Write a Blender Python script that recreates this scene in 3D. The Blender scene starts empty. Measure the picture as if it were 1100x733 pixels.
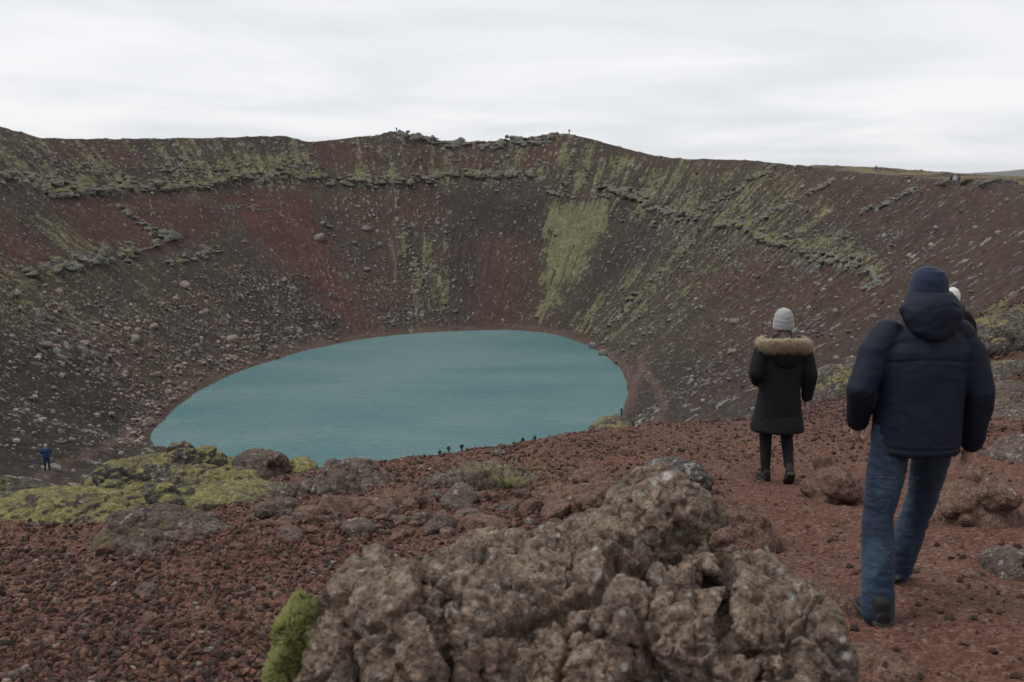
import bpy, bmesh, math, random
import numpy as np
from mathutils import Vector, Matrix, Euler

# ------------------------------------------------------------------ camera, light, exposure
S = bpy.context.scene
COL = S.collection
F_PX, CU, CV = 1069.0, 550.0, 366.5          # focal length and centre of the 1100 x 733 photograph, in its pixels
PITCH = math.radians(9.58)
SP, CP = math.sin(PITCH), math.cos(PITCH)
cam_d = bpy.data.cameras.new("camera")
cam = bpy.data.objects.new("camera", cam_d)
COL.objects.link(cam)
cam.location = (0, 0, 0)
cam.rotation_euler = (math.pi / 2 - PITCH, 0, 0)
cam_d.sensor_width = 36.0
cam_d.lens = 36.0 * F_PX / 1100.0
cam_d.clip_start, cam_d.clip_end = 0.05, 60000
cam_d.dof.use_dof = True
cam_d.dof.focus_distance = 9.5
cam_d.dof.aperture_fstop = 4.5
S.camera = cam

SUN_EL, SUN_AZ = math.radians(58), math.radians(-75)     # azimuth clockwise from +Y
wd = bpy.data.worlds.new("World")
S.world = wd
wd.use_nodes = True
nt = wd.node_tree
nt.nodes.clear()
def wn(t, **k):
    n = nt.nodes.new(t)
    for a, b in k.items():
        setattr(n, a, b)
    return n
w_out = wn('ShaderNodeOutputWorld')
w_bg = wn('ShaderNodeBackground')
w_bg.inputs['Strength'].default_value = 0.1
w_sky = wn('ShaderNodeTexSky', sky_type='NISHITA', sun_disc=False, sun_elevation=SUN_EL, sun_rotation=SUN_AZ)
w_tc = wn('ShaderNodeTexCoord')
w_sep = wn('ShaderNodeSeparateXYZ')
nt.links.new(w_tc.outputs['Generated'], w_sep.inputs[0])
w_zc = wn('ShaderNodeMath', operation='MAXIMUM'); w_zc.inputs[1].default_value = 0.0
nt.links.new(w_sep.outputs['Z'], w_zc.inputs[0])
w_za = wn('ShaderNodeMath', operation='ADD'); w_za.inputs[1].default_value = 0.09
nt.links.new(w_zc.outputs[0], w_za.inputs[0])
w_dx = wn('ShaderNodeMath', operation='DIVIDE'); w_dy = wn('ShaderNodeMath', operation='DIVIDE')
nt.links.new(w_sep.outputs['X'], w_dx.inputs[0]); nt.links.new(w_za.outputs[0], w_dx.inputs[1])
nt.links.new(w_sep.outputs['Y'], w_dy.inputs[0]); nt.links.new(w_za.outputs[0], w_dy.inputs[1])
w_cmb = wn('ShaderNodeCombineXYZ')
nt.links.new(w_dx.outputs[0], w_cmb.inputs[0]); nt.links.new(w_dy.outputs[0], w_cmb.inputs[1])
w_n = wn('ShaderNodeTexNoise'); w_n.inputs['Scale'].default_value = 0.55; w_n.inputs['Detail'].default_value = 8; w_n.inputs['Roughness'].default_value = 0.5; w_n.inputs['Distortion'].default_value = 0.4
nt.links.new(w_cmb.outputs[0], w_n.inputs['Vector'])
w_r = wn('ShaderNodeValToRGB')
w_r.color_ramp.elements[0].position = 0.33; w_r.color_ramp.elements[0].color = (6.6, 6.8, 7.15, 1)
w_r.color_ramp.elements[1].position = 0.62; w_r.color_ramp.elements[1].color = (8.3, 8.35, 8.5, 1)
nt.links.new(w_n.outputs['Fac'], w_r.inputs[0])
w_m = wn('ShaderNodeMix', data_type='RGBA'); w_m.inputs[0].default_value = 0.96
nt.links.new(w_sky.outputs[0], w_m.inputs[6]); nt.links.new(w_r.outputs[0], w_m.inputs[7])
nt.links.new(w_m.outputs[2], w_bg.inputs['Color']); nt.links.new(w_bg.outputs[0], w_out.inputs['Surface'])

sun_d = bpy.data.lights.new("sun", 'SUN')
sun_d.energy, sun_d.angle, sun_d.color = 1.5, math.radians(30), (1.0, 0.97, 0.93)
sun = bpy.data.objects.new("sun", sun_d); COL.objects.link(sun)
_sd = Vector((math.sin(SUN_AZ) * math.cos(SUN_EL), math.cos(SUN_AZ) * math.cos(SUN_EL), math.sin(SUN_EL)))
sun.rotation_euler = _sd.to_track_quat('Z', 'Y').to_euler()
sun.location = (0, 0, 80)

S.view_settings.view_transform = 'Standard'
S.view_settings.look = 'None'
S.view_settings.exposure = 0.20
S.view_settings.gamma = 1.0
S.render.engine = 'CYCLES'
S.cycles.max_bounces = 5
S.cycles.diffuse_bounces = 3
S.cycles.glossy_bounces = 2
S.cycles.transparent_max_bounces = 4
S.cycles.volume_bounces = 0
S.cycles.use_denoising = True
S.cycles.use_adaptive_sampling = True
S.cycles.adaptive_threshold = 0.015

# ------------------------------------------------------------------ numbers: noise, projection
def _h(i, j, seed):
    h = (i.astype(np.uint32) * np.uint32(374761393)) ^ (j.astype(np.uint32) * np.uint32(668265263)) ^ np.uint32((seed * 2246822519 + 3266489917) & 0xFFFFFFFF)
    h = (h ^ (h >> np.uint32(13))) * np.uint32(1274126177)
    h = (h ^ (h >> np.uint32(16))) * np.uint32(2654435761)
    return h ^ (h >> np.uint32(15))
def noise2(x, y, seed=0):
    """Gradient noise, about -1..1."""
    x = np.asarray(x, np.float64); y = np.asarray(y, np.float64)
    xi = np.floor(x); yi = np.floor(y)
    fx = (x - xi).astype(np.float32); fy = (y - yi).astype(np.float32)
    i = xi.astype(np.int64); j = yi.astype(np.int64)
    ux = fx * fx * fx * (fx * (fx * 6 - 15) + 10); uy = fy * fy * fy * (fy * (fy * 6 - 15) + 10)
    def g(di, dj):
        h = _h((i + di) & 0xFFFFFFFF, (j + dj) & 0xFFFFFFFF, seed)
        a = (h & np.uint32(0xFFFF)).astype(np.float32) * np.float32(2 * math.pi / 65536)
        return np.cos(a) * (fx - di) + np.sin(a) * (fy - dj)
    a = g(0, 0); b = g(1, 0); c = g(0, 1); d = g(1, 1)
    return (a + (b - a) * ux + (c - a) * uy + (a - b - c + d) * ux * uy) * 1.5
def fbm2(x, y, seed=0, o=4, gain=0.5):
    t = 0; amp = 1.0; tot = 0
    for k in range(o):
        t = t + amp * noise2(x * 2.03**k + 17.3 * k, y * 2.03**k - 9.1 * k, seed + k * 7)
        tot += amp; amp *= gain
    return t / tot
def _h3(i, j, k, seed):
    return _h(i + np.int64(15731) * k, j - np.int64(78926) * k, seed)
def noise3(p, seed=0):
    pi = np.floor(p); f = (p - pi).astype(np.float32)
    q = pi.astype(np.int64)
    u = f * f * f * (f * (f * 6 - 15) + 10)
    tot = 0
    for di in (0, 1):
        wx = u[:, 0] if di else 1 - u[:, 0]
        for dj in (0, 1):
            wy = u[:, 1] if dj else 1 - u[:, 1]
            for dk in (0, 1):
                wz = u[:, 2] if dk else 1 - u[:, 2]
                h = _h3((q[:, 0] + di) & 0xFFFFFF, (q[:, 1] + dj) & 0xFFFFFF, (q[:, 2] + dk) & 0xFFFF, seed)
                gx = (h & np.uint32(1023)).astype(np.float32) / 511.5 - 1
                gy = ((h >> np.uint32(10)) & np.uint32(1023)).astype(np.float32) / 511.5 - 1
                gz = ((h >> np.uint32(20)) & np.uint32(1023)).astype(np.float32) / 511.5 - 1
                tot = tot + wx * wy * wz * (gx * (f[:, 0] - di) + gy * (f[:, 1] - dj) + gz * (f[:, 2] - dk))
    return tot * 1.4
def fbm3(p, seed=0, o=4, gain=0.5):
    t = 0; amp = 1.0; tot = 0
    for k in range(o):
        t = t + amp * noise3(p * 2.03**k + 13.7 * k, seed + 5 * k); tot += amp; amp *= gain
    return t / tot
def worley3(p, seed=0):
    """F1, F2 distances."""
    pi = np.floor(p).astype(np.int64)
    f1 = np.full(len(p), 9.0, np.float32); f2 = f1.copy()
    for di in (-1, 0, 1):
        for dj in (-1, 0, 1):
            for dk in (-1, 0, 1):
                c = pi + np.array([di, dj, dk])
                h = _h3(c[:, 0] & 0xFFFFFF, c[:, 1] & 0xFFFFFF, c[:, 2] & 0xFFFF, seed)
                o = np.stack([(h & np.uint32(1023)), (h >> np.uint32(10)) & np.uint32(1023), (h >> np.uint32(20)) & np.uint32(1023)], 1) / 1023.0
                d = np.sqrt(((c + o - p) ** 2).sum(1)).astype(np.float32)
                f2 = np.minimum(f2, np.maximum(f1, d)); f1 = np.minimum(f1, d)
    return f1, f2
def worley2(x, y, seed=0):
    """F1 and two random numbers of the nearest cell."""
    xi = np.floor(x).astype(np.int64); yi = np.floor(y).astype(np.int64)
    f1 = np.full(x.shape, 9.0, np.float32); ra = np.zeros(x.shape, np.float32); rb = ra.copy()
    for di in (-1, 0, 1):
        for dj in (-1, 0, 1):
            h = _h((xi + di) & 0xFFFFFFFF, (yi + dj) & 0xFFFFFFFF, seed)
            ox = (h & np.uint32(1023)).astype(np.float32) / 1023; oy = ((h >> np.uint32(10)) & np.uint32(1023)).astype(np.float32) / 1023
            d = np.hypot((xi + di - x) + ox, (yi + dj - y) + oy).astype(np.float32)
            m = d < f1
            f1 = np.where(m, d, f1); ra = np.where(m, ((h >> np.uint32(20)) & np.uint32(63)).astype(np.float32) / 63, ra); rb = np.where(m, (h >> np.uint32(26)).astype(np.float32) / 63, rb)
    return f1, ra, rb
def sstep(x, a, b):
    t = np.clip((x - a) / (b - a), 0, 1)
    return t * t * (3 - 2 * t)

def ray(u, v):
    """Direction with y = 1 through a pixel of the photograph."""
    dx, dv = (u - CU) / F_PX, (v - CV) / F_PX
    y = CP - dv * SP; z = -SP - dv * CP
    return dx / y, z / y
def P(u, v, y):
    a, b = ray(u, v)
    return Vector((a * y, y, b * y))
def project(x, y, z):
    f = y * CP - z * SP
    up = y * SP + z * CP
    ok = f > 0.3
    f = np.where(ok, f, 0.3)
    return np.where(ok, CU + F_PX * x / f, -5000), np.where(ok, CV - F_PX * up / f, -5000)

# ------------------------------------------------------------------ the shape of the crater
LAKE_Z = -47.0
CX, CY = -20.0, 228.0
SKY_U = [-600, -200, -60, 0, 20, 50, 100, 150, 200, 250, 290, 310, 330, 350, 370, 400, 425, 440, 470, 500, 530, 560, 590, 610, 640, 670, 700, 730, 760, 800, 830, 870, 900, 920, 960, 1000, 1050, 1100, 1300]
SKY_V = [95, 112, 125, 134, 141, 149, 149.5, 149.5, 148.5, 148, 146.5, 147, 152, 152, 149, 146, 142.5, 147, 151, 153, 153, 150, 145, 144, 151, 160, 167, 171, 171.5, 172.5, 176, 180, 184, 186.5, 190.5, 194, 197, 200, 212]
RIM = [(15, 382, None), (-60, 376, None), (-112, 338, None), (-142, 285, None), (-152, 230, 13), (-143, 170, 9), (-118, 110, 4), (-84, 62, 0.5), (-47, 27, -2.2), (-22, 12.0, -4.3),
       (-6, 11.2, -4.1), (3, 12.6, -3.8), (8, 15.5, -3.6), (13, 20, -3.0), (23, 31, -1.9), (38, 60, -1.3), (52, 100, None), (67, 148, None), (81, 200, None), (83, 250, None), (70, 310, None), (46, 356, None)]
SHORE_PX = [(160, 470), (178, 450), (200, 430), (230, 412), (262, 398), (300, 386), (350, 372), (400, 363), (450, 358), (500, 355.5), (550, 354.5), (590, 358), (620, 367), (645, 380), (660, 391), (670, 405), (673, 418), (671, 432), (666, 446),
            (645, 464), (600, 473), (550, 481), (500, 487), (440, 494.5), (345, 503), (250, 505), (180, 492)]
NT = 3600
TAB = np.arange(NT) / NT * 2 * math.pi - math.pi
def polar_table(pts, vals, sm):
    a = np.array([math.atan2(p[0] - CX, p[1] - CY) for p in pts]); o = np.argsort(a)
    t = np.interp(TAB, a[o], np.array(vals)[o], period=2 * math.pi)
    k = np.exp(-0.5 * (np.arange(-4 * sm, 4 * sm + 1) / sm) ** 2); k /= k.sum()
    return np.convolve(np.concatenate([t[-4 * sm:], t, t[:4 * sm]]), k, 'valid')
_rr = polar_table(RIM, [math.hypot(p[0] - CX, p[1] - CY) for p in RIM], 22)
_sh = [(ray(u, v)[0] * LAKE_Z / ray(u, v)[1], LAKE_Z / ray(u, v)[1]) for u, v in SHORE_PX]
_rs = polar_table(_sh, [math.hypot(p[0] - CX, p[1] - CY) for p in _sh], 14)
_rx, _ry = CX + _rr * np.sin(TAB), CY + _rr * np.cos(TAB)
def _sky_z(x, y):
    u = CU + F_PX * x / (y * CP)
    v = np.interp(u, SKY_U, SKY_V)
    dv = (v - CV) / F_PX
    return y * (-SP - dv * CP) / (CP - dv * SP)
_zman = polar_table([p for p in RIM if p[2] is not None], [p[2] for p in RIM if p[2] is not None], 30)
_zsky = _sky_z(_rx, np.maximum(_ry, 5))
_wsky = sstep(_ry, 85, 105) * sstep(CU + F_PX * _rx / (np.maximum(_ry, 5) * CP), -220, -20)
_zr = _zman * (1 - _wsky) + _zsky * _wsky
_kexp = np.interp(TAB, [-math.pi, -2.9, -2.4, -1.6, 0, 1.6, 2.5, math.pi], [1.2, 1.02, 1.02, 1.15, 1.2, 1.12, 1.15, 1.2])
PLAIN = -24.0
def tab(t, phi):
    return np.interp(phi, TAB, t, period=2 * math.pi)
def crater(x, y):
    dx, dy = x - CX, y - CY
    phi = np.arctan2(dx, dy); r = np.hypot(dx, dy)
    R, Sh, zr, k = tab(_rr, phi), tab(_rs, phi), tab(_zr, phi), tab(_kexp, phi)
    s = (r - Sh) / (R - Sh)
    sc = np.clip(s, 0, 1)
    pr = sc ** k
    z = LAKE_Z + (zr - LAKE_Z) * pr + np.minimum(s, 0) * 12
    q = np.maximum(r - R, 0)
    zo = PLAIN + (zr - PLAIN) * np.exp(-(q * q / (q + 14)) / 110)
    uu = CU + F_PX * x / (np.maximum(y, 20) * CP)                    # the heath beyond the right rim lies about level with the eye
    vh = np.interp(uu, [780, 860, 900, 940, 980, 1020, 1050, 1100, 1300], [175, 177.5, 179, 181, 184.5, 187.5, 189.5, 192, 196])
    zt = 290 * (186.9 - vh) / F_PX * 1.03
    wb = sstep(q, 2, 45) * (1 - sstep(y, 330, 700)) * sstep(uu, 800, 880) * (y > 60) * (1 - sstep(uu, 1300, 1700))
    zo = zo * (1 - wb) + zt * wb
    return np.where(s > 1, zo, z), s, phi, r - R

# near ground: thin-plate spline through points read off the photograph
NEAR = [(0, -12, -1.2), (-10, -8, -1.5), (10, -8, -0.8), (0, 0, -1.62), (-4, 0, -1.66), (4, 0, -1.6), (0, 2.6, -1.9), (-2.5, 3, -1.95), (3, 3, -1.95)]
for u, v, y in [(942, 664, 4.75), (826, 515, 9.35), (345, 502, 10.3), (480, 491, 11.2), (600, 475, 12.8), (690, 460, 14.7), (780, 453, 15.7), (880, 440, 18.7),
                (0, 580, 7.6), (0, 545, 9.0), (150, 535, 9.5), (250, 520, 10.0), (-150, 560, 9), (200, 602, 6.4), (60, 680, 4.9), (450, 560, 7.4), (620, 540, 8.2), (1060, 560, 6.9), (1100, 470, 11.5), (1150, 600, 6), (1240, 450, 11),
                (1080, 440, 14.5), (1100, 345, 20), (1060, 348, 23), (1000, 400, 22), (1150, 300, 22)]:
    p = P(u, v, y); NEAR.append((p.x, p.y, p.z))
p = P(1030, 366, 12.2); NEAR.append((p.x, 12.2, -3.17))
NEAR = np.array(NEAR, float)
def _tps_fit(pts, lam=0.02):
    n = len(pts)
    d = np.hypot(pts[:, None, 0] - pts[None, :, 0], pts[:, None, 1] - pts[None, :, 1])
    K = np.where(d > 0, d * d * np.log(d + 1e-9), 0) + lam * np.eye(n)
    A = np.zeros((n + 3, n + 3)); A[:n, :n] = K; A[:n, n] = 1; A[:n, n + 1:] = pts[:, :2]; A[n, :n] = 1; A[n + 1:, :n] = pts[:, :2].T
    return np.linalg.solve(A, np.concatenate([pts[:, 2], [0, 0, 0]]))
_tw = _tps_fit(NEAR)
def near_z(x, y):
    z = _tw[-3] + _tw[-2] * x + _tw[-1] * y
    for w, (px, py, _) in zip(_tw, NEAR):
        d2 = (x - px) ** 2 + (y - py) ** 2 + 1e-9
        z = z + w * 0.5 * d2 * np.log(d2)
    return z
BROW_U = [-900, 0, 345, 480, 600, 690, 780, 880, 1000, 1100, 1400]
BROW_Y = [9.0, 9.3, 10.3, 11.2, 12.8, 14.7, 15.7, 18.0, 22.0, 25.0, 30.0]

def base_z(x, y):
    """Large shape only: height, s, phi, distance outside the rim, weight of the near ground."""
    zg, s, phi, q = crater(x, y)
    u = CU + F_PX * x / (np.maximum(y, 2.0) * CP)
    t = np.where(y > 2, y - np.interp(u, BROW_U, BROW_Y), -5)
    w = 1 - sstep(t, -0.3, np.where(u > 750, 3.0 + sstep(u, 750, 950) * 4.5, 3.0))
    w = w * (1 - sstep(np.hypot(x, y), 30, 45))
    m = w > 0
    z = zg.copy()
    if m.any():
        z[m] = zg[m] * (1 - w[m]) + near_z(x[m], y[m]) * w[m]
    return z, s, phi, q, w

# ------------------------------------------------------------------ what grows and lies where: outlines in photograph pixels
MOSS = [  # polygon, strength
    ([(587, 222), (600, 217), (660, 214), (652, 245), (628, 290), (604, 330), (572, 350), (578, 305), (583, 255)], 0.88),
    ([(447, 250), (478, 250), (488, 300), (486, 345), (462, 340), (455, 300)], 0.62),
    ([(396, 152), (424, 154), (428, 174), (398, 176)], 0.7),
    ([(380, 178), (440, 178), (446, 200), (385, 203)], 0.6),
    ([(598, 157), (626, 157), (616, 182), (594, 190)], 0.85),
    ([(640, 168), (690, 165), (684, 180), (650, 190)], 0.85),
    ([(522, 163), (552, 163), (548, 182), (528, 182)], 0.6),
    ([(632, 320), (700, 262), (745, 232), (760, 240), (700, 300), (640, 352), (612, 352)], 0.55),
    ([(130, 166), (330, 150), (345, 170), (330, 200), (200, 204), (160, 190)], 0.56),
    ([(240, 172), (330, 168), (330, 186), (250, 190)], 0.45),
    ([(8, 208), (60, 222), (120, 268), (150, 282), (95, 288), (50, 262), (15, 240)], 0.52),
    ([(100, 332), (170, 318), (190, 345), (140, 362), (100, 352)], 0.5),
    ([(215, 268), (252, 252), (262, 266), (225, 278)], 0.5),
    ([(780, 232), (835, 222), (905, 250), (960, 292), (930, 310), (860, 275), (800, 255)], 0.5),
    ([(672, 372), (720, 352), (742, 338), (730, 362), (690, 388)], 0.6),
    ([(690, 240), (760, 200), (800, 182), (830, 186), (770, 225), (715, 262)], 0.42),
    ([(868, 408), (905, 385), (925, 392), (915, 425), (880, 440)], 0.6),
    ([(1030, 335), (1100, 312), (1160, 310), (1160, 345), (1060, 352)], 0.7), ([(1040, 395), (1150, 380), (1150, 430), (1040, 425)], 0.35),
    ([(150, 205), (330, 196), (350, 205), (200, 226)], 0.5),
    ([(0, 140), (60, 160), (80, 200), (0, 205)], 0.30), ([(-20, 135), (345, 145), (345, 215), (-20, 218)], 0.46), ([(345, 140), (620, 140), (700, 165), (640, 205), (345, 208)], 0.43),
    ([(600, 160), (860, 172), (965, 290), (860, 300), (700, 250), (610, 215)], 0.47), ([(600, 345), (700, 240), (840, 230), (760, 330), (690, 385), (610, 380)], 0.44), ([(400, 240), (500, 240), (500, 352), (410, 352)], 0.40),
    ([(-20, 255), (200, 255), (230, 330), (150, 380), (-20, 370)], 0.40), ([(200, 280), (330, 280), (340, 370), (200, 400)], 0.28),
    ([(715, 196), (745, 176), (762, 178), (735, 205)], 0.5), ([(770, 180), (800, 172), (792, 196), (772, 200)], 0.5),
    ([(640, 345), (740, 300), (830, 240), (800, 290), (700, 360), (640, 375)], 0.33),
]
RED = [
    ([(236, 212), (330, 205), (345, 245), (372, 305), (398, 358), (378, 366), (335, 312), (285, 262)], 1.0),
    ([(508, 255), (556, 250), (552, 352), (508, 352)], 0.55), ([(560, 262), (582, 260), (576, 338), (560, 342)], 0.5),
    ([(350, 205), (470, 200), (480, 240), (420, 262), (360, 240)], 0.45), ([(60, 210), (210, 212), (240, 240), (180, 270), (90, 268)], 0.7),
    ([(30, 148), (130, 152), (150, 180), (60, 190)], 0.65), ([(0, 235), (40, 250), (60, 290), (0, 300)], 0.65), ([(560, 160), (600, 152), (595, 180), (560, 185)], 0.85),
    ([(340, 155), (395, 158), (400, 180), (340, 180)], 0.7), ([(430, 160), (520, 160), (530, 185), (440, 185)], 0.55),
    ([(780, 330), (900, 262), (1100, 215), (1100, 330), (880, 400), (740, 440)], 0.42), ([(820, 190), (1100, 195), (1100, 250), (950, 260), (860, 230)], 0.45),
    ([(740, 300), (830, 262), (850, 285), (760, 330)], 0.55), ([(420, 262), (500, 262), (505, 285), (430, 290)], 0.3), ([(70, 345), (130, 350), (140, 392), (80, 372)], 0.45),
    ([(360, 300), (420, 270), (440, 320), (420, 355), (395, 355)], 0.35),
]
DARK = [
    ([(-80, 350), (60, 372), (135, 410), (150, 470), (60, 505), (-80, 520)], 0.95), ([(475, 212), (585, 206), (590, 262), (480, 262)], 0.75),
    ([(480, 262), (512, 262), (510, 352), (478, 352)], 0.6), ([(640, 285), (700, 225), (725, 220), (680, 290), (610, 350)], 0.75), ([(652, 192), (720, 190), (690, 235), (655, 245)], 0.7),
    ([(240, 310), (330, 300), (370, 362), (290, 372)], 0.6), ([(840, 205), (960, 200), (1060, 230), (960, 300), (880, 270)], 0.4),
    ([(680, 400), (780, 380), (900, 330), (860, 400), (740, 440), (690, 455)], 0.5), ([(120, 145), (330, 145), (320, 158), (150, 162)], 0.55),
]
# ledges of rock: polyline, width above the line in pixels, lift in metres
LEDGE = [
    ([(-60, 190), (0, 205), (60, 211), (110, 209), (160, 205), (230, 200), (290, 192), (345, 189)], 11, 1.5),
    ([(345, 196), (390, 200), (440, 198), (500, 190), (560, 189), (600, 192), (640, 200)], 11, 1.6),
    ([(25, 292), (60, 290), (100, 284), (140, 276), (160, 263), (195, 253)], 12, 1.5), ([(180, 283), (210, 278), (235, 268)], 8, 0.9),
    ([(655, 205), (700, 222), (740, 240), (790, 250)], 16, 1.7), ([(765, 238), (810, 252), (860, 272), (900, 292), (960, 305)], 16, 1.3),
    ([(60, 180), (110, 185), (160, 186)], 7, 0.9), ([(235, 160), (300, 157), (330, 158)], 5, 0.8), ([(400, 148), (440, 152), (500, 159), (560, 156), (600, 151)], 8, 0.8),
    ([(245, 226), (300, 224)], 4, 0.6), ([(620, 205), (660, 212), (690, 220)], 8, 1.0), ([(140, 232), (170, 230)], 6, 0.8), ([(0, 175), (50, 178), (80, 172)], 10, 1.2),
]
ROCKY = [  # loose rock and scree coverage
    ([(0, 140), (70, 170), (110, 205), (0, 208)], 0.65), ([(150, 160), (340, 150), (345, 200), (150, 205)], 0.35), ([(360, 190), (460, 190), (500, 270), (380, 290), (340, 250)], 0.4),
    ([(380, 290), (480, 280), (500, 352), (410, 358)], 0.55), ([(160, 300), (360, 290), (380, 365), (250, 400), (170, 440)], 0.4), ([(660, 200), (800, 178), (960, 300), (860, 300), (690, 260)], 0.45),
    ([(620, 340), (720, 250), (860, 270), (720, 370), (650, 380)], 0.33), ([(0, 300), (100, 300), (180, 345), (110, 420), (0, 370)], 0.45), ([(400, 145), (620, 145), (700, 170), (640, 205), (400, 200)], 0.4),
    ([(1040, 320), (1140, 300), (1140, 430), (1040, 420)], 0.5),
]
TRAIL = [([(668, 440), (690, 395), (688, 380)], 5), ([(690, 395), (705, 415), (715, 440), (700, 465)], 7), ([(40, 512), (90, 492), (140, 466), (175, 452)], 6)]

def poly_mask(u, v, poly, soft):
    a = np.array(poly, float)
    lo, hi = a.min(0) - soft * 2, a.max(0) + soft * 2
    m = (u > lo[0]) & (u < hi[0]) & (v > lo[1]) & (v < hi[1])
    out = np.zeros(u.shape, np.float32)
    if not m.any():
        return out
    x, y = u[m], v[m]
    inside = np.zeros(x.shape, bool); d2 = np.full(x.shape, 1e12)
    for (x0, y0), (x1, y1) in zip(a, np.roll(a, -1, 0)):
        c = ((y0 > y) != (y1 > y)) & (x < (x1 - x0) * (y - y0) / (y1 - y0 + 1e-12) + x0)
        inside ^= c
        ex, ey = x1 - x0, y1 - y0
        t = np.clip(((x - x0) * ex + (y - y0) * ey) / (ex * ex + ey * ey + 1e-9), 0, 1)
        d2 = np.minimum(d2, (x - x0 - t * ex) ** 2 + (y - y0 - t * ey) ** 2)
    sd = np.where(inside, np.sqrt(d2), -np.sqrt(d2))
    out[m] = sstep(sd, -soft, soft)
    return out
def line_dist(u, v, pts):
    d2 = np.full(u.shape, 1e12)
    for (x0, y0), (x1, y1) in zip(pts, pts[1:]):
        ex, ey = x1 - x0, y1 - y0
        t = np.clip(((u - x0) * ex + (v - y0) * ey) / (ex * ex + ey * ey), 0, 1)
        d2 = np.minimum(d2, (u - x0 - t * ex) ** 2 + (v - y0 - t * ey) ** 2)
    return np.sqrt(d2)

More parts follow.
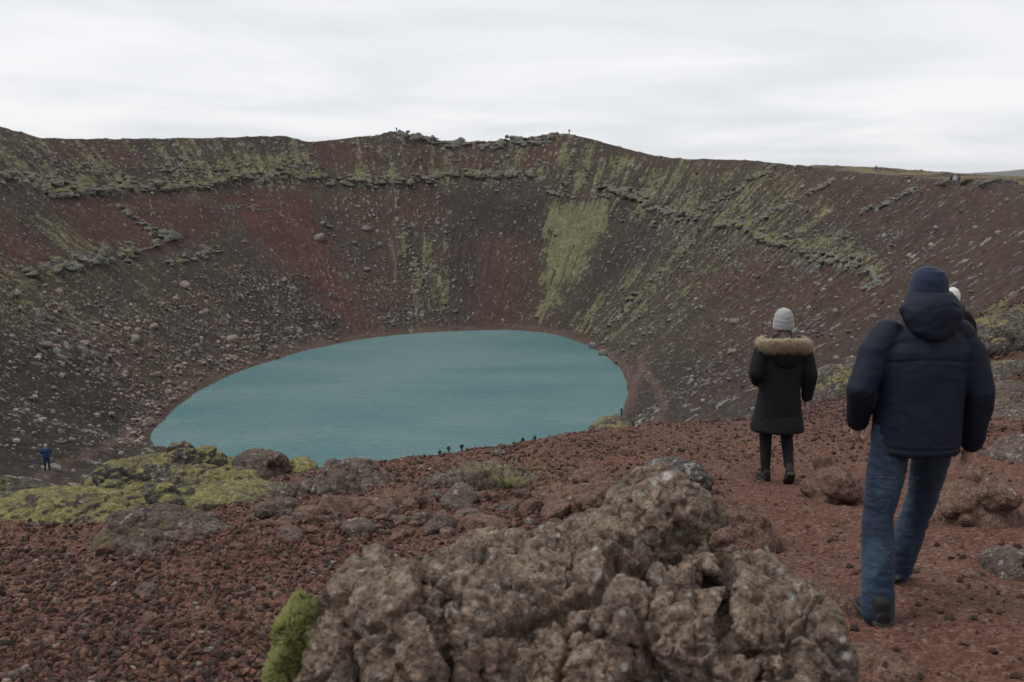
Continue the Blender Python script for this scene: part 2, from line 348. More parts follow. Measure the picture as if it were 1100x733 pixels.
def crest_point(u, ylo=60, yhi=330):
    a, b = ray(u, 195)
    y = np.linspace(ylo, yhi, 1400); z, s_, p_, q_, w_ = base_z(a * y, y)
    k = int(np.where(q_ > -0.4)[0][0])
    return Vector((a * y[k], y[k], ground_z(a * y[k], y[k])))
def terrain(x, y):
    """Height and cover of the ground at plan points (flat float arrays)."""
    z, s, phi, q, w = base_z(x, y)
    d = np.hypot(x, y)
    u, v = project(x, y, z)
    far = sstep(d, 13, 30)
    fid = np.where((d > 13) & (u > -150) & (u < 1250))[0]     # the crater seen from the path
    moss = np.zeros(x.shape, np.float32); red = moss.copy(); dark = moss.copy(); rock = moss.copy(); trail = moss.copy(); lift = moss.copy()
    if len(fid):
        X, Y, Fs, Fp = x[fid], y[fid], s[fid], phi[fid]
        inner = (((Fs < 1.04) | (d[fid] < 48)) & (Fs > -0.02)).astype(np.float32)
        n1 = fbm2(X / 9, Y / 9, 3, 4, 0.6); n2 = fbm2(X / 9, Y / 9, 31, 4, 0.6)
        st = fbm2(Fp * 55, Fs * 3.2, 51, 4, 0.6)                    # streaks down the fall line
        st2 = fbm2(Fp * 150, Fs * 5.5, 57, 3, 0.6)
        pat = fbm2(X / 3.2, Y / 3.2, 81, 4, 0.65)
        U = u[fid] + 11 * n1 + 9 * st; V = v[fid] + 7 * n2
        pat2 = fbm2(X / 1.15, Y / 1.15, 83, 2, 0.6)
        st0 = fbm2(Fp * 21, Fs * 1.7, 61, 4, 0.6)
        mm = np.full(len(fid), 0.10, np.float32); rr = np.zeros(len(fid), np.float32); dd = rr.copy(); kk = np.full(len(fid), 0.07, np.float32); tt = rr.copy(); ll = rr.copy()
        for pl, a in MOSS: mm = np.maximum(mm, a * poly_mask(U, V, pl, 20))
        for pl, a in RED: rr = np.maximum(rr, a * poly_mask(U, V, pl, 16))
        for pl, a in DARK: dd = np.maximum(dd, a * poly_mask(U, V, pl, 20))
        for pl, a in ROCKY: kk = np.maximum(kk, a * poly_mask(U, V, pl, 22))
        # blocks of rock: two sizes of boulder, each there or not
        fa, ra, rb = worley2(X / 2.7 + 0.25 * n1, Y / 2.7 + 0.25 * n2, 151)
        rad_ = np.hypot(X - CX, Y - CY)
        fb, rc, rd = worley2(Fp * 130 / 1.05 + 0.35 * pat, rad_ / 1.45, 161)
        Vl = v[fid] + 9.0 * n2 + 3.0 * pat + 3.0 * (ra - 0.5); Ul = u[fid] + 4 * n1
        face = np.zeros(len(fid), np.float32)
        for pl, wd_, amp in LEDGE:
            a = np.array(pl, float)
            vl = np.interp(Ul, a[:, 0], a[:, 1]); ins = sstep(Ul, a[0, 0] - 16, a[0, 0] + 12) * (1 - sstep(Ul, a[-1, 0] - 12, a[-1, 0] + 16))
            h = vl - Vl
            brk = sstep(fbm2(X / 11 + 7, Y / 11, 91, 3) + 0.5 * pat, -0.42, 0.15)
            prof = sstep(h, -0.6, 1.0) * (1 - sstep(h, wd_ * 0.5, wd_ * 1.8)) * ins * brk * (0.6 + 0.8 * ra)
            ll = np.maximum(ll, 0.45 * amp * prof)
            mm = np.maximum(mm, 0.50 * sstep(h, 0.5, 3) * (1 - sstep(h, wd_ * 0.6, wd_ * 1.5)) * ins * sstep(n1 + 0.4, 0.0, 0.6))
            kk = np.maximum(kk, 0.9 * sstep(h, -3.5, 0.5) * (1 - sstep(h, wd_ * 0.3, wd_ * 1.25)) * ins * (0.3 + 0.7 * brk))
        for pl, wd_ in TRAIL: tt = np.maximum(tt, 1 - sstep(line_dist(u[fid] + 5 * n1, v[fid] + 3 * n2, pl), wd_ * 0.3, wd_))
        shore = sstep(Fs, -0.03, 0.004) * (1 - sstep(Fs + 0.02 * n1, 0.02, 0.05))
        tt = np.maximum(tt, 0.75 * shore)
        # break the outlines into patches the way the growth and the scree really break
        mp_ = mm + 0.06 + 0.36 * pat + 0.42 * st + 0.34 * st2 + 0.40 * pat2 + 0.38 * st0
        mm = np.maximum(sstep(mp_, 0.42, 0.90) * np.clip(0.38 + mm, 0, 1), 0.40 * sstep(mm + 0.5 * st + 0.3 * n1 + 0.4 * st0, 0.25, 0.6)) * (1 - shore)
        kp = np.clip(kk * (0.80 + 1.2 * st + 0.9 * st0) + 0.22 * st + 0.26 * pat + 0.30 * st2, 0, 1)
        clus = 0.35 + 0.65 * sstep(fbm2(X / 38, Y / 38, 171, 3) + 0.5 * st0, -0.30, 0.25)
        kp = kp * clus * 0.9
        h1 = np.sqrt(np.maximum(1 - (fa / (0.34 + 0.34 * rb)) ** 2, 0)) * (ra < kp * 0.62 - 0.10)
        h2 = np.sqrt(np.maximum(1 - (fb / (0.34 + 0.30 * rd)) ** 2, 0)) * (rc < kp * 0.72 + 0.015)
        kk = np.maximum(np.maximum(sstep(h1, 0.15, 0.5), 0.70 * sstep(h2, 0.2, 0.6)), face) * (1 - 0.5 * shore)
        mm = mm * (1 - 0.85 * face)
        rr = np.clip(1.08 * rr + 0.30 * st + 0.22 * n1 - 0.04, 0, 1); dd = np.clip(dd + 0.42 * st2 + 0.25 * n2 + 0.15 * st, 0, 1) * (1 - 0.6 * rr)
        fade = sstep(d[fid], 16, 30)
        moss[fid] = mm * fade * inner; red[fid] = rr * fade; dark[fid] = dd * fade; rock[fid] = kk * inner * fade; trail[fid] = tt * fade
        lift[fid] = ll * inner * fade
        det = (0.55 * n1 + 0.30 * st * (1 - np.abs(2 * np.clip(Fs, 0, 1) - 1)) * 3.0 + 0.20 * pat) * fade
        blk2 = 1 - np.abs(fbm2(X / 0.8, Y / 0.8, 131, 2, 0.6)) * 2.4
        sz = (0.10 + 0.90 * sstep(d[fid], 20, 190)) * (1 - 0.55 * sstep(Fs, 0.94, 0.99))
        rough = 1.05 * h1 * (0.4 + 0.8 * rb) + 0.50 * h2 * (0.4 + 0.8 * rd) + 0.30 * blk2 * mm + (0.10 * blk2 + 0.07 * noise2(X * 2.9, Y * 2.9, 141))
        z[fid] += (det * (0.35 + 0.65 * sstep(d[fid], 25, 80)) + lift[fid] + rough * fade * sz) * sstep(Fs, -0.02, 0.05)
    nid = np.where(d < 60)[0]
    if len(nid):
        X, Y = x[nid], y[nid]; f = 1 - far[nid]
        rgh = 0.6 + 0.4 * sstep(fbm2(X / 2.3, Y / 2.3, 205, 2), -0.2, 0.3)
        zz = 0.13 * fbm2(X / 1.9, Y / 1.9, 201, 3) + 0.06 * fbm2(X / 0.5, Y / 0.5, 211, 4, 0.6) * rgh
        b = noise2(X / 0.16, Y / 0.16, 221)
        zz += (0.020 * np.maximum(b, 0) + 0.010 * noise2(X / 0.07, Y / 0.07, 231) + 0.005 * noise2(X / 0.03, Y / 0.03, 241)) * rgh
        z[nid] += zz * f
    return z, dict(moss=moss, red=red, dark=dark, rock=rock, trail=trail, far=far.astype(np.float32), s=s, phi=phi, q=q, u=u, v=v, w=w)
def ground_z(x, y):
    return float(terrain(np.array([float(x)]), np.array([float(y)]))[0][0])
def hit(u, v, y0=2.0, y1=500.0, n=6000):
    """First point of the ground along the ray through a pixel, from depth y0 on."""
    a, b = ray(u, v)
    y = np.linspace(y0, y1, n)
    z = terrain(a * y, y)[0]
    k = np.where(b * y < z)[0]
    k = k[0] if len(k) else n - 1
    return Vector((a * y[k], y[k], z[k]))

# ------------------------------------------------------------------ objects and materials: helpers
def tag(o, label=None, cat=None, group=None, kind=None):
    if label: o['label'] = label
    if cat: o['category'] = cat
    if group: o['group'] = group
    if kind: o['kind'] = kind
    return o
def empty(name, loc, rotz=0):
    o = bpy.data.objects.new(name, None); COL.objects.link(o)
    o.location = loc; o.rotation_euler = (0, 0, rotz); o.empty_display_size = 0.2
    return o
def mesh_np(name, co, faces, mat=None, parent=None, smooth=True, attrs=None, cols=None, link=True):
    """Mesh from arrays: faces is (n,3) or (n,4) int."""
    me = bpy.data.meshes.new(name)
    co = np.ascontiguousarray(co, np.float32); faces = np.ascontiguousarray(faces, np.int32)
    nf, k = faces.shape
    me.vertices.add(len(co)); me.vertices.foreach_set('co', co.ravel())
    me.loops.add(nf * k); me.loops.foreach_set('vertex_index', faces.ravel())
    me.polygons.add(nf); me.polygons.foreach_set('loop_start', np.arange(0, nf * k, k, dtype=np.int32))
    me.polygons.foreach_set('use_smooth', np.full(nf, smooth, bool))
    for n, a in (attrs or {}).items():
        at = me.attributes.new(n, 'FLOAT', 'POINT'); at.data.foreach_set('value', np.ascontiguousarray(a, np.float32))
    for n, a in (cols or {}).items():
        at = me.attributes.new(n, 'FLOAT_COLOR', 'POINT')
        c = np.ones((len(co), 4), np.float32); c[:, :3] = a; at.data.foreach_set('color', c.ravel())
    me.update(calc_edges=True)
    if mat: me.materials.append(mat)
    if not link: return me
    o = bpy.data.objects.new(name, me); COL.objects.link(o)
    if parent: o.parent = parent
    return o

class Mat:
    def __init__(self, name):
        self.m = bpy.data.materials.new(name); self.m.use_nodes = True
        self.t = self.m.node_tree; self.b = self.t.nodes['Principled BSDF']
        self.b.inputs['Specular IOR Level'].default_value = 0.25
        self.b.inputs['Roughness'].default_value = 0.9
    def n(self, typ, **k):
        n = self.t.nodes.new(typ)
        for a, b in k.items(): setattr(n, a, b)
        return n
    def set(self, sock, v):
        if isinstance(v, bpy.types.NodeSocket): self.t.links.new(v, sock)
        elif isinstance(v, tuple) and len(v) == 3 and sock.type == 'RGBA': sock.default_value = (*v, 1)
        else: sock.default_value = v
    def attr(self, name):
        return self.n('ShaderNodeAttribute', attribute_name=name).outputs
    def coord(self, kind='Object', scale=None):
        c = self.n('ShaderNodeTexCoord').outputs[kind]
        if scale is None: return c
        mp = self.n('ShaderNodeMapping'); mp.inputs['Scale'].default_value = scale; self.set(mp.inputs['Vector'], c)
        return mp.outputs[0]
    def noise(self, vec, scale, detail=4, rough=0.55, dist=0.0):
        n = self.n('ShaderNodeTexNoise'); self.set(n.inputs['Vector'], vec)
        n.inputs['Scale'].default_value = scale; n.inputs['Detail'].default_value = detail; n.inputs['Roughness'].default_value = rough; n.inputs['Distortion'].default_value = dist
        return n.outputs['Fac']
    def vor(self, vec, scale, feature='F1', out='Distance', rnd=1.0):
        n = self.n('ShaderNodeTexVoronoi', feature=feature); self.set(n.inputs['Vector'], vec); n.inputs['Scale'].default_value = scale; n.inputs['Randomness'].default_value = rnd
        return n.outputs[out]
    def math(self, op, a, b=None, clamp=False):
        n = self.n('ShaderNodeMath', operation=op, use_clamp=clamp); self.set(n.inputs[0], a)
        if b is not None: self.set(n.inputs[1], b)
        return n.outputs[0]
    def rng(self, x, a, b, c=0.0, d=1.0, smooth=True):
        n = self.n('ShaderNodeMapRange', interpolation_type='SMOOTHSTEP' if smooth else 'LINEAR')
        self.set(n.inputs['Value'], x)
        for i, v in zip(('From Min', 'From Max', 'To Min', 'To Max'), (a, b, c, d)): n.inputs[i].default_value = v
        return n.outputs[0]
    def mix(self, f, a, b, blend='MIX'):
        n = self.n('ShaderNodeMix', data_type='RGBA', blend_type=blend); self.set(n.inputs[0], f); self.set(n.inputs[6], a); self.set(n.inputs[7], b)
        return n.outputs[2]
    def fmix(self, f, a, b):
        n = self.n('ShaderNodeMix', data_type='FLOAT'); self.set(n.inputs[0], f); self.set(n.inputs[2], a); self.set(n.inputs[3], b)
        return n.outputs[0]
    def ramp(self, x, stops):
        n = self.n('ShaderNodeValToRGB'); self.set(n.inputs[0], x)
        e = n.color_ramp.elements
        while len(e) < len(stops): e.new(0.5)
        for k, (p, c) in zip(e, stops): k.position = p; k.color = (*c, 1) if len(c) == 3 else c
        return n.outputs[0]
    def bump(self, h, dist, strength=1.0, prev=None):
        n = self.n('ShaderNodeBump'); self.set(n.inputs['Height'], h); self.set(n.inputs['Distance'], dist); n.inputs['Strength'].default_value = strength
        if prev is not None: self.set(n.inputs['Normal'], prev)
        return n.outputs[0]
    def out(self, col=None, normal=None, rough=None):
        if col is not None: self.set(self.b.inputs['Base Color'], col)
        if normal is not None: self.set(self.b.inputs['Normal'], normal)
        if rough is not None: self.set(self.b.inputs['Roughness'], rough)
        return self.m

def scale_col(M, col, fac):
    n = M.n('ShaderNodeVectorMath', operation='SCALE'); M.set(n.inputs[0], col); M.set(n.inputs['Scale'], fac)
    return n.outputs[0]

# --- ground
def ground_material():
    M = Mat('volcanic_ground')
    pos = M.n('ShaderNodeNewGeometry').outputs['Position']
    ma, mb = M.attr('cover')['Color'], M.attr('cover_two')['Color']
    sa = M.n('ShaderNodeSeparateColor'); M.set(sa.inputs[0], ma); sb = M.n('ShaderNodeSeparateColor'); M.set(sb.inputs[0], mb)
    moss, red, rock = sa.outputs; dark, trail, far = sb.outputs
    heath = M.attr('heath')['Fac']
    nb = M.noise(pos, 0.35, 5, 0.6); nm = M.noise(pos, 1.7, 6, 0.65); ns = M.noise(pos, 7.0, 5, 0.7); nf = M.noise(pos, 38, 4, 0.7)
    cell = M.vor(pos, 2.3, out='Color'); csep = M.n('ShaderNodeSeparateColor'); M.set(csep.inputs[0], cell)
    cell2 = M.vor(pos, 45.0, out='Color'); c2 = M.n('ShaderNodeSeparateColor'); M.set(c2.inputs[0], cell2)
    # far scree
    scree = M.ramp(nm, [(0.28, (0.030, 0.025, 0.020)), (0.52, (0.063, 0.048, 0.038)), (0.75, (0.108, 0.091, 0.072))])
    redc = M.ramp(nm, [(0.28, (0.052, 0.025, 0.021)), (0.52, (0.086, 0.041, 0.034)), (0.76, (0.120, 0.066, 0.053))])
    darkc = M.ramp(nm, [(0.28, (0.019, 0.017, 0.016)), (0.52, (0.037, 0.032, 0.029)), (0.78, (0.072, 0.062, 0.053))])
    c = M.mix(red, scree, redc)
    c = M.mix(dark, c, darkc)
    c = M.mix(M.math('MULTIPLY', trail, 0.85), c, M.ramp(nm, [(0.3, (0.085, 0.054, 0.045)), (0.7, (0.135, 0.088, 0.07))]))
    # pale stones lying in the scree
    stone = M.math('MULTIPLY', M.rng(csep.outputs[0], 0.86, 0.90), M.rng(nb, 0.42, 0.62))
    c = M.mix(M.math('MULTIPLY', stone, 0.75), c, M.ramp(csep.outputs[1], [(0.0, (0.10, 0.085, 0.075)), (1.0, (0.27, 0.25, 0.22))]))
    gn = M.n('ShaderNodeSeparateXYZ'); M.set(gn.inputs[0], M.n('ShaderNodeNewGeometry').outputs['True Normal'])
    lich = M.math('ADD', ns, M.rng(gn.outputs[2], 0.40, 0.85, -0.06, 0.13))          # lichen keeps to the tops, the steep faces are bare basalt
    rockc = M.ramp(lich, [(0.25, (0.028, 0.028, 0.028)), (0.45, (0.085, 0.084, 0.078)), (0.62, (0.215, 0.212, 0.19)), (0.80, (0.40, 0.40, 0.36))])
    c = M.mix(M.rng(M.math('ADD', rock, M.math('MULTIPLY', M.math('SUBTRACT', ns, 0.5), 0.9)), 0.30, 0.62), c, rockc)
    mossc = M.ramp(M.noise(pos, 1.5, 6, 0.75), [(0.30, (0.045, 0.042, 0.030)), (0.43, (0.120, 0.114, 0.066)), (0.58, (0.235, 0.222, 0.130)), (0.74, (0.37, 0.355, 0.235))])
    mossc = M.mix(M.rng(nb, 0.35, 0.65), M.mix(0.45, mossc, (0.085, 0.088, 0.036)), mossc)
    c = M.mix(M.rng(M.math('ADD', moss, M.math('MULTIPLY', M.math('SUBTRACT', ns, 0.5), 0.9)), 0.32, 0.62), c, mossc)
    heathc = M.ramp(nm, [(0.3, (0.085, 0.072, 0.042)), (0.5, (0.165, 0.135, 0.08)), (0.72, (0.25, 0.205, 0.13))])
    c = M.mix(heath, c, heathc)
    # the path and gravel underfoot
    nearc = M.ramp(M.noise(pos, 3.1, 6, 0.7), [(0.28, (0.062, 0.030, 0.022)), (0.48, (0.102, 0.049, 0.036)), (0.68, (0.140, 0.072, 0.053)), (0.82, (0.17, 0.104, 0.080))])
    nearc = M.mix(M.rng(nb, 0.38, 0.62), nearc, M.mix(0.5, nearc, (0.110, 0.064, 0.046)))
    peb = M.ramp(c2.outputs[0], [(0.0, (0.045, 0.024, 0.019)), (0.35, (0.105, 0.047, 0.035)), (0.7, (0.15, 0.072, 0.052)), (0.93, (0.185, 0.118, 0.092)), (1.0, (0.24, 0.18, 0.16))])
    nearc = M.mix(0.55, nearc, peb)
    nearc = scale_col(M, nearc, M.rng(nf, 0.25, 0.75, 0.65, 1.35, False))
    c = M.mix(far, nearc, c)
    c = scale_col(M, c, M.rng(M.noise(pos, 0.09, 4, 0.5), 0.3, 0.7, 0.86, 1.14, False))
    h_far = M.math('ADD', M.math('MULTIPLY', nm, 0.5), M.math('MULTIPLY', ns, 0.28))
    d_near = M.vor(pos, 45.0); d_near2 = M.vor(pos, 17.0)
    h_near = M.math('ADD', M.math('MULTIPLY', d_near, -0.012), M.math('ADD', M.math('MULTIPLY', nf, 0.012), M.math('MULTIPLY', d_near2, -0.012)))
    hh = M.fmix(far, h_near, M.math('ADD', h_far, M.math('MULTIPLY', nf, 0.03)))
    M.b.inputs['Specular IOR Level'].default_value = 0.15
    return M.out(c, M.bump(hh, 1.0, 0.9), 0.95)
GROUND = ground_material()

# ------------------------------------------------------------------ the ground sheet, fanned out from where the walkers are
az_f = np.radians(np.linspace(-33, 33, 1180))
t = np.linspace(0, 1, 46)[1:]
az_o = np.radians(33 + 147 * t ** 1.6)
AZ = np.concatenate([-az_o[::-1], az_f, az_o])
RG = np.concatenate([np.linspace(0.25, 2.4, 26), np.exp(np.linspace(math.log(2.45), math.log(34), 540)), np.exp(np.linspace(math.log(34.4), math.log(62), 60)), np.arange(62.5, 440, 0.58), np.exp(np.linspace(math.log(442), math.log(26000), 60))])
na, nr = len(AZ), len(RG)
gx = (RG[:, None] * np.sin(AZ)[None, :]).ravel(); gy = (RG[:, None] * np.cos(AZ)[None, :]).ravel()
gz, gm = terrain(gx, gy)
gd = np.hypot(gx, gy)
heath = np.maximum(sstep(gm['q'], 1.5, 8) * sstep(gd, 60, 90) * sstep(fbm2(gx / 12, gy / 12, 301, 3), -0.35, 0.15), 0) .astype(np.float32)
gz = gz + sstep(gd, 1500, 6000) * 26 * fbm2(gx / 1700, gy / 1700, 311, 3) * sstep(gm['q'], 100, 400) + sstep(gm['q'], 2, 10) * sstep(gd, 70, 100) * 0.35 * fbm2(gx / 3, gy / 3, 321, 3)
ii = np.arange(nr - 1)[:, None] * na + np.arange(na - 1)[None, :]
quads = np.stack([ii, ii + na, ii + na + 1, ii + 1], -1).reshape(-1, 4)
wet = (gm['s'] < -0.06)
keep = ~wet[quads].all(1)
quads = quads[keep]
sq = gm['s'][quads].mean(1); wq = gm['w'][quads].mean(1); qq = gm['q'][quads].mean(1)
zone = np.where(wq > 0.35, 0, np.where(qq > 3, 2, 1))
G_CO = np.stack([gx, gy, gz], 1)
cov = np.stack([gm['moss'], gm['red'], gm['rock']], 1); cov2 = np.stack([gm['dark'], gm['trail'], gm['far']], 1)
for zi, nm_ in ((0, 'ground'), (1, 'crater_terrain'), (2, 'heath_land')):
    f = quads[zone == zi]
    used, inv = np.unique(f, return_inverse=True)
    o = mesh_np(nm_, G_CO[used], inv.reshape(-1, 4), GROUND, cols={'cover': cov[used], 'cover_two': cov2[used]}, attrs={'heath': heath[used]})
    tag(o, kind='structure')

# --- lake
def water_material():
    M = Mat('lake_water')
    pos = M.n('ShaderNodeNewGeometry').outputs['Position']
    mp = M.n('ShaderNodeMapping'); mp.inputs['Scale'].default_value = (0.45, 0.8, 1); M.set(mp.inputs['Vector'], pos)
    r1 = M.noise(mp.outputs[0], 1.5, 5, 0.65, 0.6); gust = M.noise(M_scale(M, pos, (0.020, 0.030, 1)), 1.0, 3, 0.5)
    c = M.mix(M.rng(gust, 0.35, 0.65), (0.070, 0.178, 0.186), (0.130, 0.228, 0.234))
    M.b.inputs['IOR'].default_value = 1.33; M.b.inputs['Specular IOR Level'].default_value = 0.5
    hgt = M.math('MULTIPLY', r1, M.rng(gust, 0.3, 0.7, 0.6, 1.2))
    return M.out(c, M.bump(hgt, 0.6, 1.0), M.rng(gust, 0.3, 0.7, 0.10, 0.22))
def M_scale(M, v, sc):
    mp = M.n('ShaderNodeMapping'); mp.inputs['Scale'].default_value = sc; M.set(mp.inputs['Vector'], v)
    return mp.outputs[0]

WATER = water_material()
a_ = np.linspace(-math.pi, math.pi, 361)[:-1]
rl = tab(_rs, a_) + 5
co = [(CX, CY, LAKE_Z)] + [(CX + r * math.sin(a), CY + r * math.cos(a), LAKE_Z) for a, r in zip(a_, rl)]
fc = [(0, 1 + (k + 1) % 360, 1 + k) for k in range(360)]
tag(mesh_np('lake_water', co, fc, WATER, smooth=False), kind='structure')

# ------------------------------------------------------------------ far country: low hills beyond the rim
def plain_material(name, stops, scale, rough=0.95, bump=None, spec=0.2):
    M = Mat(name)
    pos = M.coord('Object')
    M.b.inputs['Specular IOR Level'].default_value = spec
    nrm = M.bump(M.noise(pos, bump[0], 4, 0.6), bump[1], 1.0) if bump else None
    return M.out(M.ramp(M.noise(pos, scale, 5, 0.65), stops), nrm, rough)
HILL = plain_material('heather_hill', [(0.3, (0.050, 0.050, 0.052)), (0.55, (0.085, 0.083, 0.080)), (0.75, (0.14, 0.135, 0.125))], 0.0016)
def hill_ridge(u0, u1, dist, vs, depth, seed):
    """A long low hill at its real distance: crest heights read off the skyline, flanks falling away on both sides."""
    n, k = 90, 15
    us = np.linspace(u0, u1, n)
    crest = np.interp(us, [a for a, _ in vs], [b for _, b in vs])
    co = []
    for i, (u, v) in enumerate(zip(us, crest)):
        a, b = ray(u, v)
        for j in range(k):
            t = j / (k - 1) * 2 - 1
            y = dist + t * depth
            top = b * dist + 60 * float(noise2(np.array([i * 0.13]), np.array([j * 0.5 + seed]), seed)[0]) * (abs(t) > 0.05) * 0.2
            edge = math.sin(math.pi * min(max(i / (n - 1), 0), 1)) ** 0.4
            h = PLAIN - 20 + (top - PLAIN + 20) * (1 - t * t) ** 1.2 * max(edge, 0.02)
            co.append((a * y, y, h))
    ii_ = np.arange(n - 1)[:, None] * k + np.arange(k - 1)[None, :]
    q_ = np.stack([ii_, ii_ + k, ii_ + k + 1, ii_ + 1], -1).reshape(-1, 4)
    return tag(mesh_np('hill', np.array(co), q_, HILL), kind='structure')
hill_ridge(900, 1420, 9000, [(900, 188), (985, 183.5), (1040, 186), (1090, 183), (1250, 178), (1420, 186)], 1500, 3)
hill_ridge(760, 1080, 7000, [(760, 187), (860, 181), (930, 184), (985, 183.0), (1010, 184), (1080, 188)], 900, 5)

# ------------------------------------------------------------------ rocks
_TMP = bpy.data.objects
def ico(sub):
    bm = bmesh.new(); bmesh.ops.create_icosphere(bm, subdivisions=sub, radius=1.0)
    co = np.array([v.co[:] for v in bm.verts]); fc = np.array([[v.index for v in f.verts] for f in bm.faces]); bm.free()
    return co, fc
ICO = {k: ico(k) for k in (1, 2, 3, 4, 5)}
def rotz_m(a):
    c, s_ = math.cos(a), math.sin(a); return np.array([[c, -s_, 0], [s_, c, 0], [0, 0, 1]])
def remesh(parts, voxel, smooth=0):
    """Union of closed shapes (list of (verts, tri faces)) as one skin: (verts, faces)."""
    co, fc, n = [], [], 0
    for c, f in parts:
        co.append(np.asarray(c)); fc.append(np.asarray(f) + n); n += len(c)
    o = mesh_np('rock_core', np.concatenate(co), np.concatenate(fc))
    m = o.modifiers.new('skin', 'REMESH'); m.mode = 'VOXEL'; m.voxel_size = voxel
    if smooth:
        m = o.modifiers.new('relax', 'SMOOTH'); m.iterations = smooth; m.factor = 0.5
    dg = bpy.context.evaluated_depsgraph_get()
    me = bpy.data.meshes.new_from_object(o.evaluated_get(dg))
    v = np.empty(len(me.vertices) * 3, np.float32); me.vertices.foreach_get('co', v)
    lt = np.empty(len(me.polygons), np.int32); me.polygons.foreach_get('loop_total', lt)
    lv = np.empty(len(me.loops), np.int32); me.loops.foreach_get('vertex_index', lv)
    if (lt == 4).all(): f = lv.reshape(-1, 4)
    else:
        f, p = [], 0
        for k in lt:
            q_ = lv[p:p + k]; p += k
            f.append(list(q_) + [q_[0]] * (4 - k) if k == 3 else list(q_[:4]))
        f = np.array(f)
    old = o.data
    bpy.data.objects.remove(o); bpy.data.meshes.remove(old); bpy.data.meshes.remove(me)
    return v.reshape(-1, 3), f
def vnormals(co, f):
    n = np.cross(co[f[:, 2]] - co[f[:, 0]], co[f[:, 3]] - co[f[:, 1]])
    out = np.zeros_like(co)
    for k in range(4): np.add.at(out, f[:, k], n)
    return out / (np.linalg.norm(out, axis=1, keepdims=True) + 1e-12)
def blob(c, r, rz=0.0, seed=0, rough=0.16, sub=4):
    v, f = ICO[sub]
    v = v * (1 + rough * fbm3(v * 1.4 + seed * 3.7, seed, 3))[:, None]
    return (v * np.array(r)) @ rotz_m(rz).T + np.array(c), f
def weather(co, f, size, seed, amp=1.0, pits=1.0):
    """Lava surface: knobs, cracks between them, pits."""
    n = vnormals(co, f)
    p = co / size
    w = p + 0.25 * np.stack([noise3(p * 1.3 + 7, seed), noise3(p * 1.3 + 19, seed + 1), noise3(p * 1.3 + 31, seed + 2)], 1)
    f1, f2 = worley3(w * 2.6, seed + 3)
    d = 0.045 * np.sqrt(np.maximum(1 - (f1 / 0.95) ** 2, 0)) - 0.025
    d -= 0.030 * (1 - sstep(f2 - f1, 0.02, 0.16))                       # cracks between the knobs
    g1, g2 = worley3(w * 7.5, seed + 5)
    d += 0.012 * np.sqrt(np.maximum(1 - (g1 / 0.9) ** 2, 0))
    d += 0.050 * fbm3(p * 3.4, seed + 7, 5, 0.65) + 0.025 * (1 - np.abs(fbm3(w * 3.0, seed + 8, 4, 0.6)) * 2.5)
    d -= 0.020 * pits * sstep(noise3(p * 11.0, seed + 9), 0.18, 0.5)      # bubbles burst in the cooling lava
    d += 0.007 * noise3(p * 30.0, seed + 11)
    return co + n * (d * size * amp)[:, None]
def rock_material(name, dark, mid, light, moss=(0.09, 0.095, 0.03), lich=0.5, scale=1.0):
    M = Mat(name)
    pos = M.n('ShaderNodeNewGeometry').outputs['Position']
    n1 = M.noise(pos, 3.2 * scale, 6, 0.65); n2 = M.noise(pos, 16 * scale, 5, 0.7); n3 = M.noise(pos, 70 * scale, 3, 0.7)
    c = M.ramp(M.fmix(0.55, n1, n2), [(0.32, dark), (0.5, mid), (0.66, light)])
    c = M.mix(M.rng(n1, 0.35, 0.68), c, M.mix(0.45, c, (mid[0] * 0.85, mid[1] * 0.80, mid[2] * 0.66)))
    c = scale_col(M, c, M.rng(n3, 0.25, 0.75, 0.50, 1.55, False))
    c = scale_col(M, c, M.rng(M.noise(pos, 30 * scale, 4, 0.7), 0.3, 0.7, 0.62, 1.42, False))
    lc = M.rng(M.noise(pos, 9 * scale, 5, 0.55, 0.4), 0.69 - 0.06 * lich, 0.73 - 0.06 * lich)
    lc = M.math('MULTIPLY', lc, M.rng(n2, 0.40, 0.55))
    c = M.mix(M.math('MULTIPLY', lc, 0.8), c, (0.42, 0.41, 0.38))
    sp = M.n('ShaderNodeSeparateColor'); M.set(sp.inputs[0], M.vor(pos, 33 * scale, out='Color'))
    c = M.mix(M.math('MULTIPLY', M.rng(sp.outputs[0], 0.955, 0.965), 0.55 * lich), c, (0.36, 0.35, 0.32))
    c = M.mix(M.math('MULTIPLY', M.attr('pale')['Fac'], 0.9), c, (0.50, 0.49, 0.46))
    mo = M.attr('moss')['Fac']
    mc = M.ramp(M.noise(pos, 14 * scale, 5, 0.75), [(0.3, (moss[0] * 0.45, moss[1] * 0.45, moss[2] * 0.5)), (0.5, moss), (0.72, (moss[0] * 1.9, moss[1] * 1.75, moss[2] * 2.0))])
    c = M.mix(M.rng(M.math('ADD', mo, M.math('MULTIPLY', M.math('SUBTRACT', n2, 0.5), 1.1)), 0.34, 0.62), c, mc)
    h = M.math('ADD', M.math('MULTIPLY', n2, 0.6), M.math('MULTIPLY', n3, 0.22))
    h = M.math('SUBTRACT', h, M.math('MULTIPLY', M.rng(M.vor(pos, 42 * scale), 0.0, 0.32, 1, 0), 0.22))
    M.b.inputs['Specular IOR Level'].default_value = 0.2
    return M.out(c, M.bump(h, 0.085 / scale, 1.0), 0.92)
ROCK_BIG = rock_material('brown_lava', (0.032, 0.025, 0.020), (0.180, 0.135, 0.105), (0.47, 0.366, 0.290), lich=0.75, scale=1.9)
ROCK_BROWN = rock_material('weathered_lava', (0.042, 0.033, 0.029), (0.130, 0.098, 0.083), (0.25, 0.205, 0.18), lich=0.9)
ROCK_RED = rock_material('red_scoria', (0.050, 0.030, 0.024), (0.155, 0.092, 0.072), (0.26, 0.175, 0.142), lich=0.25)
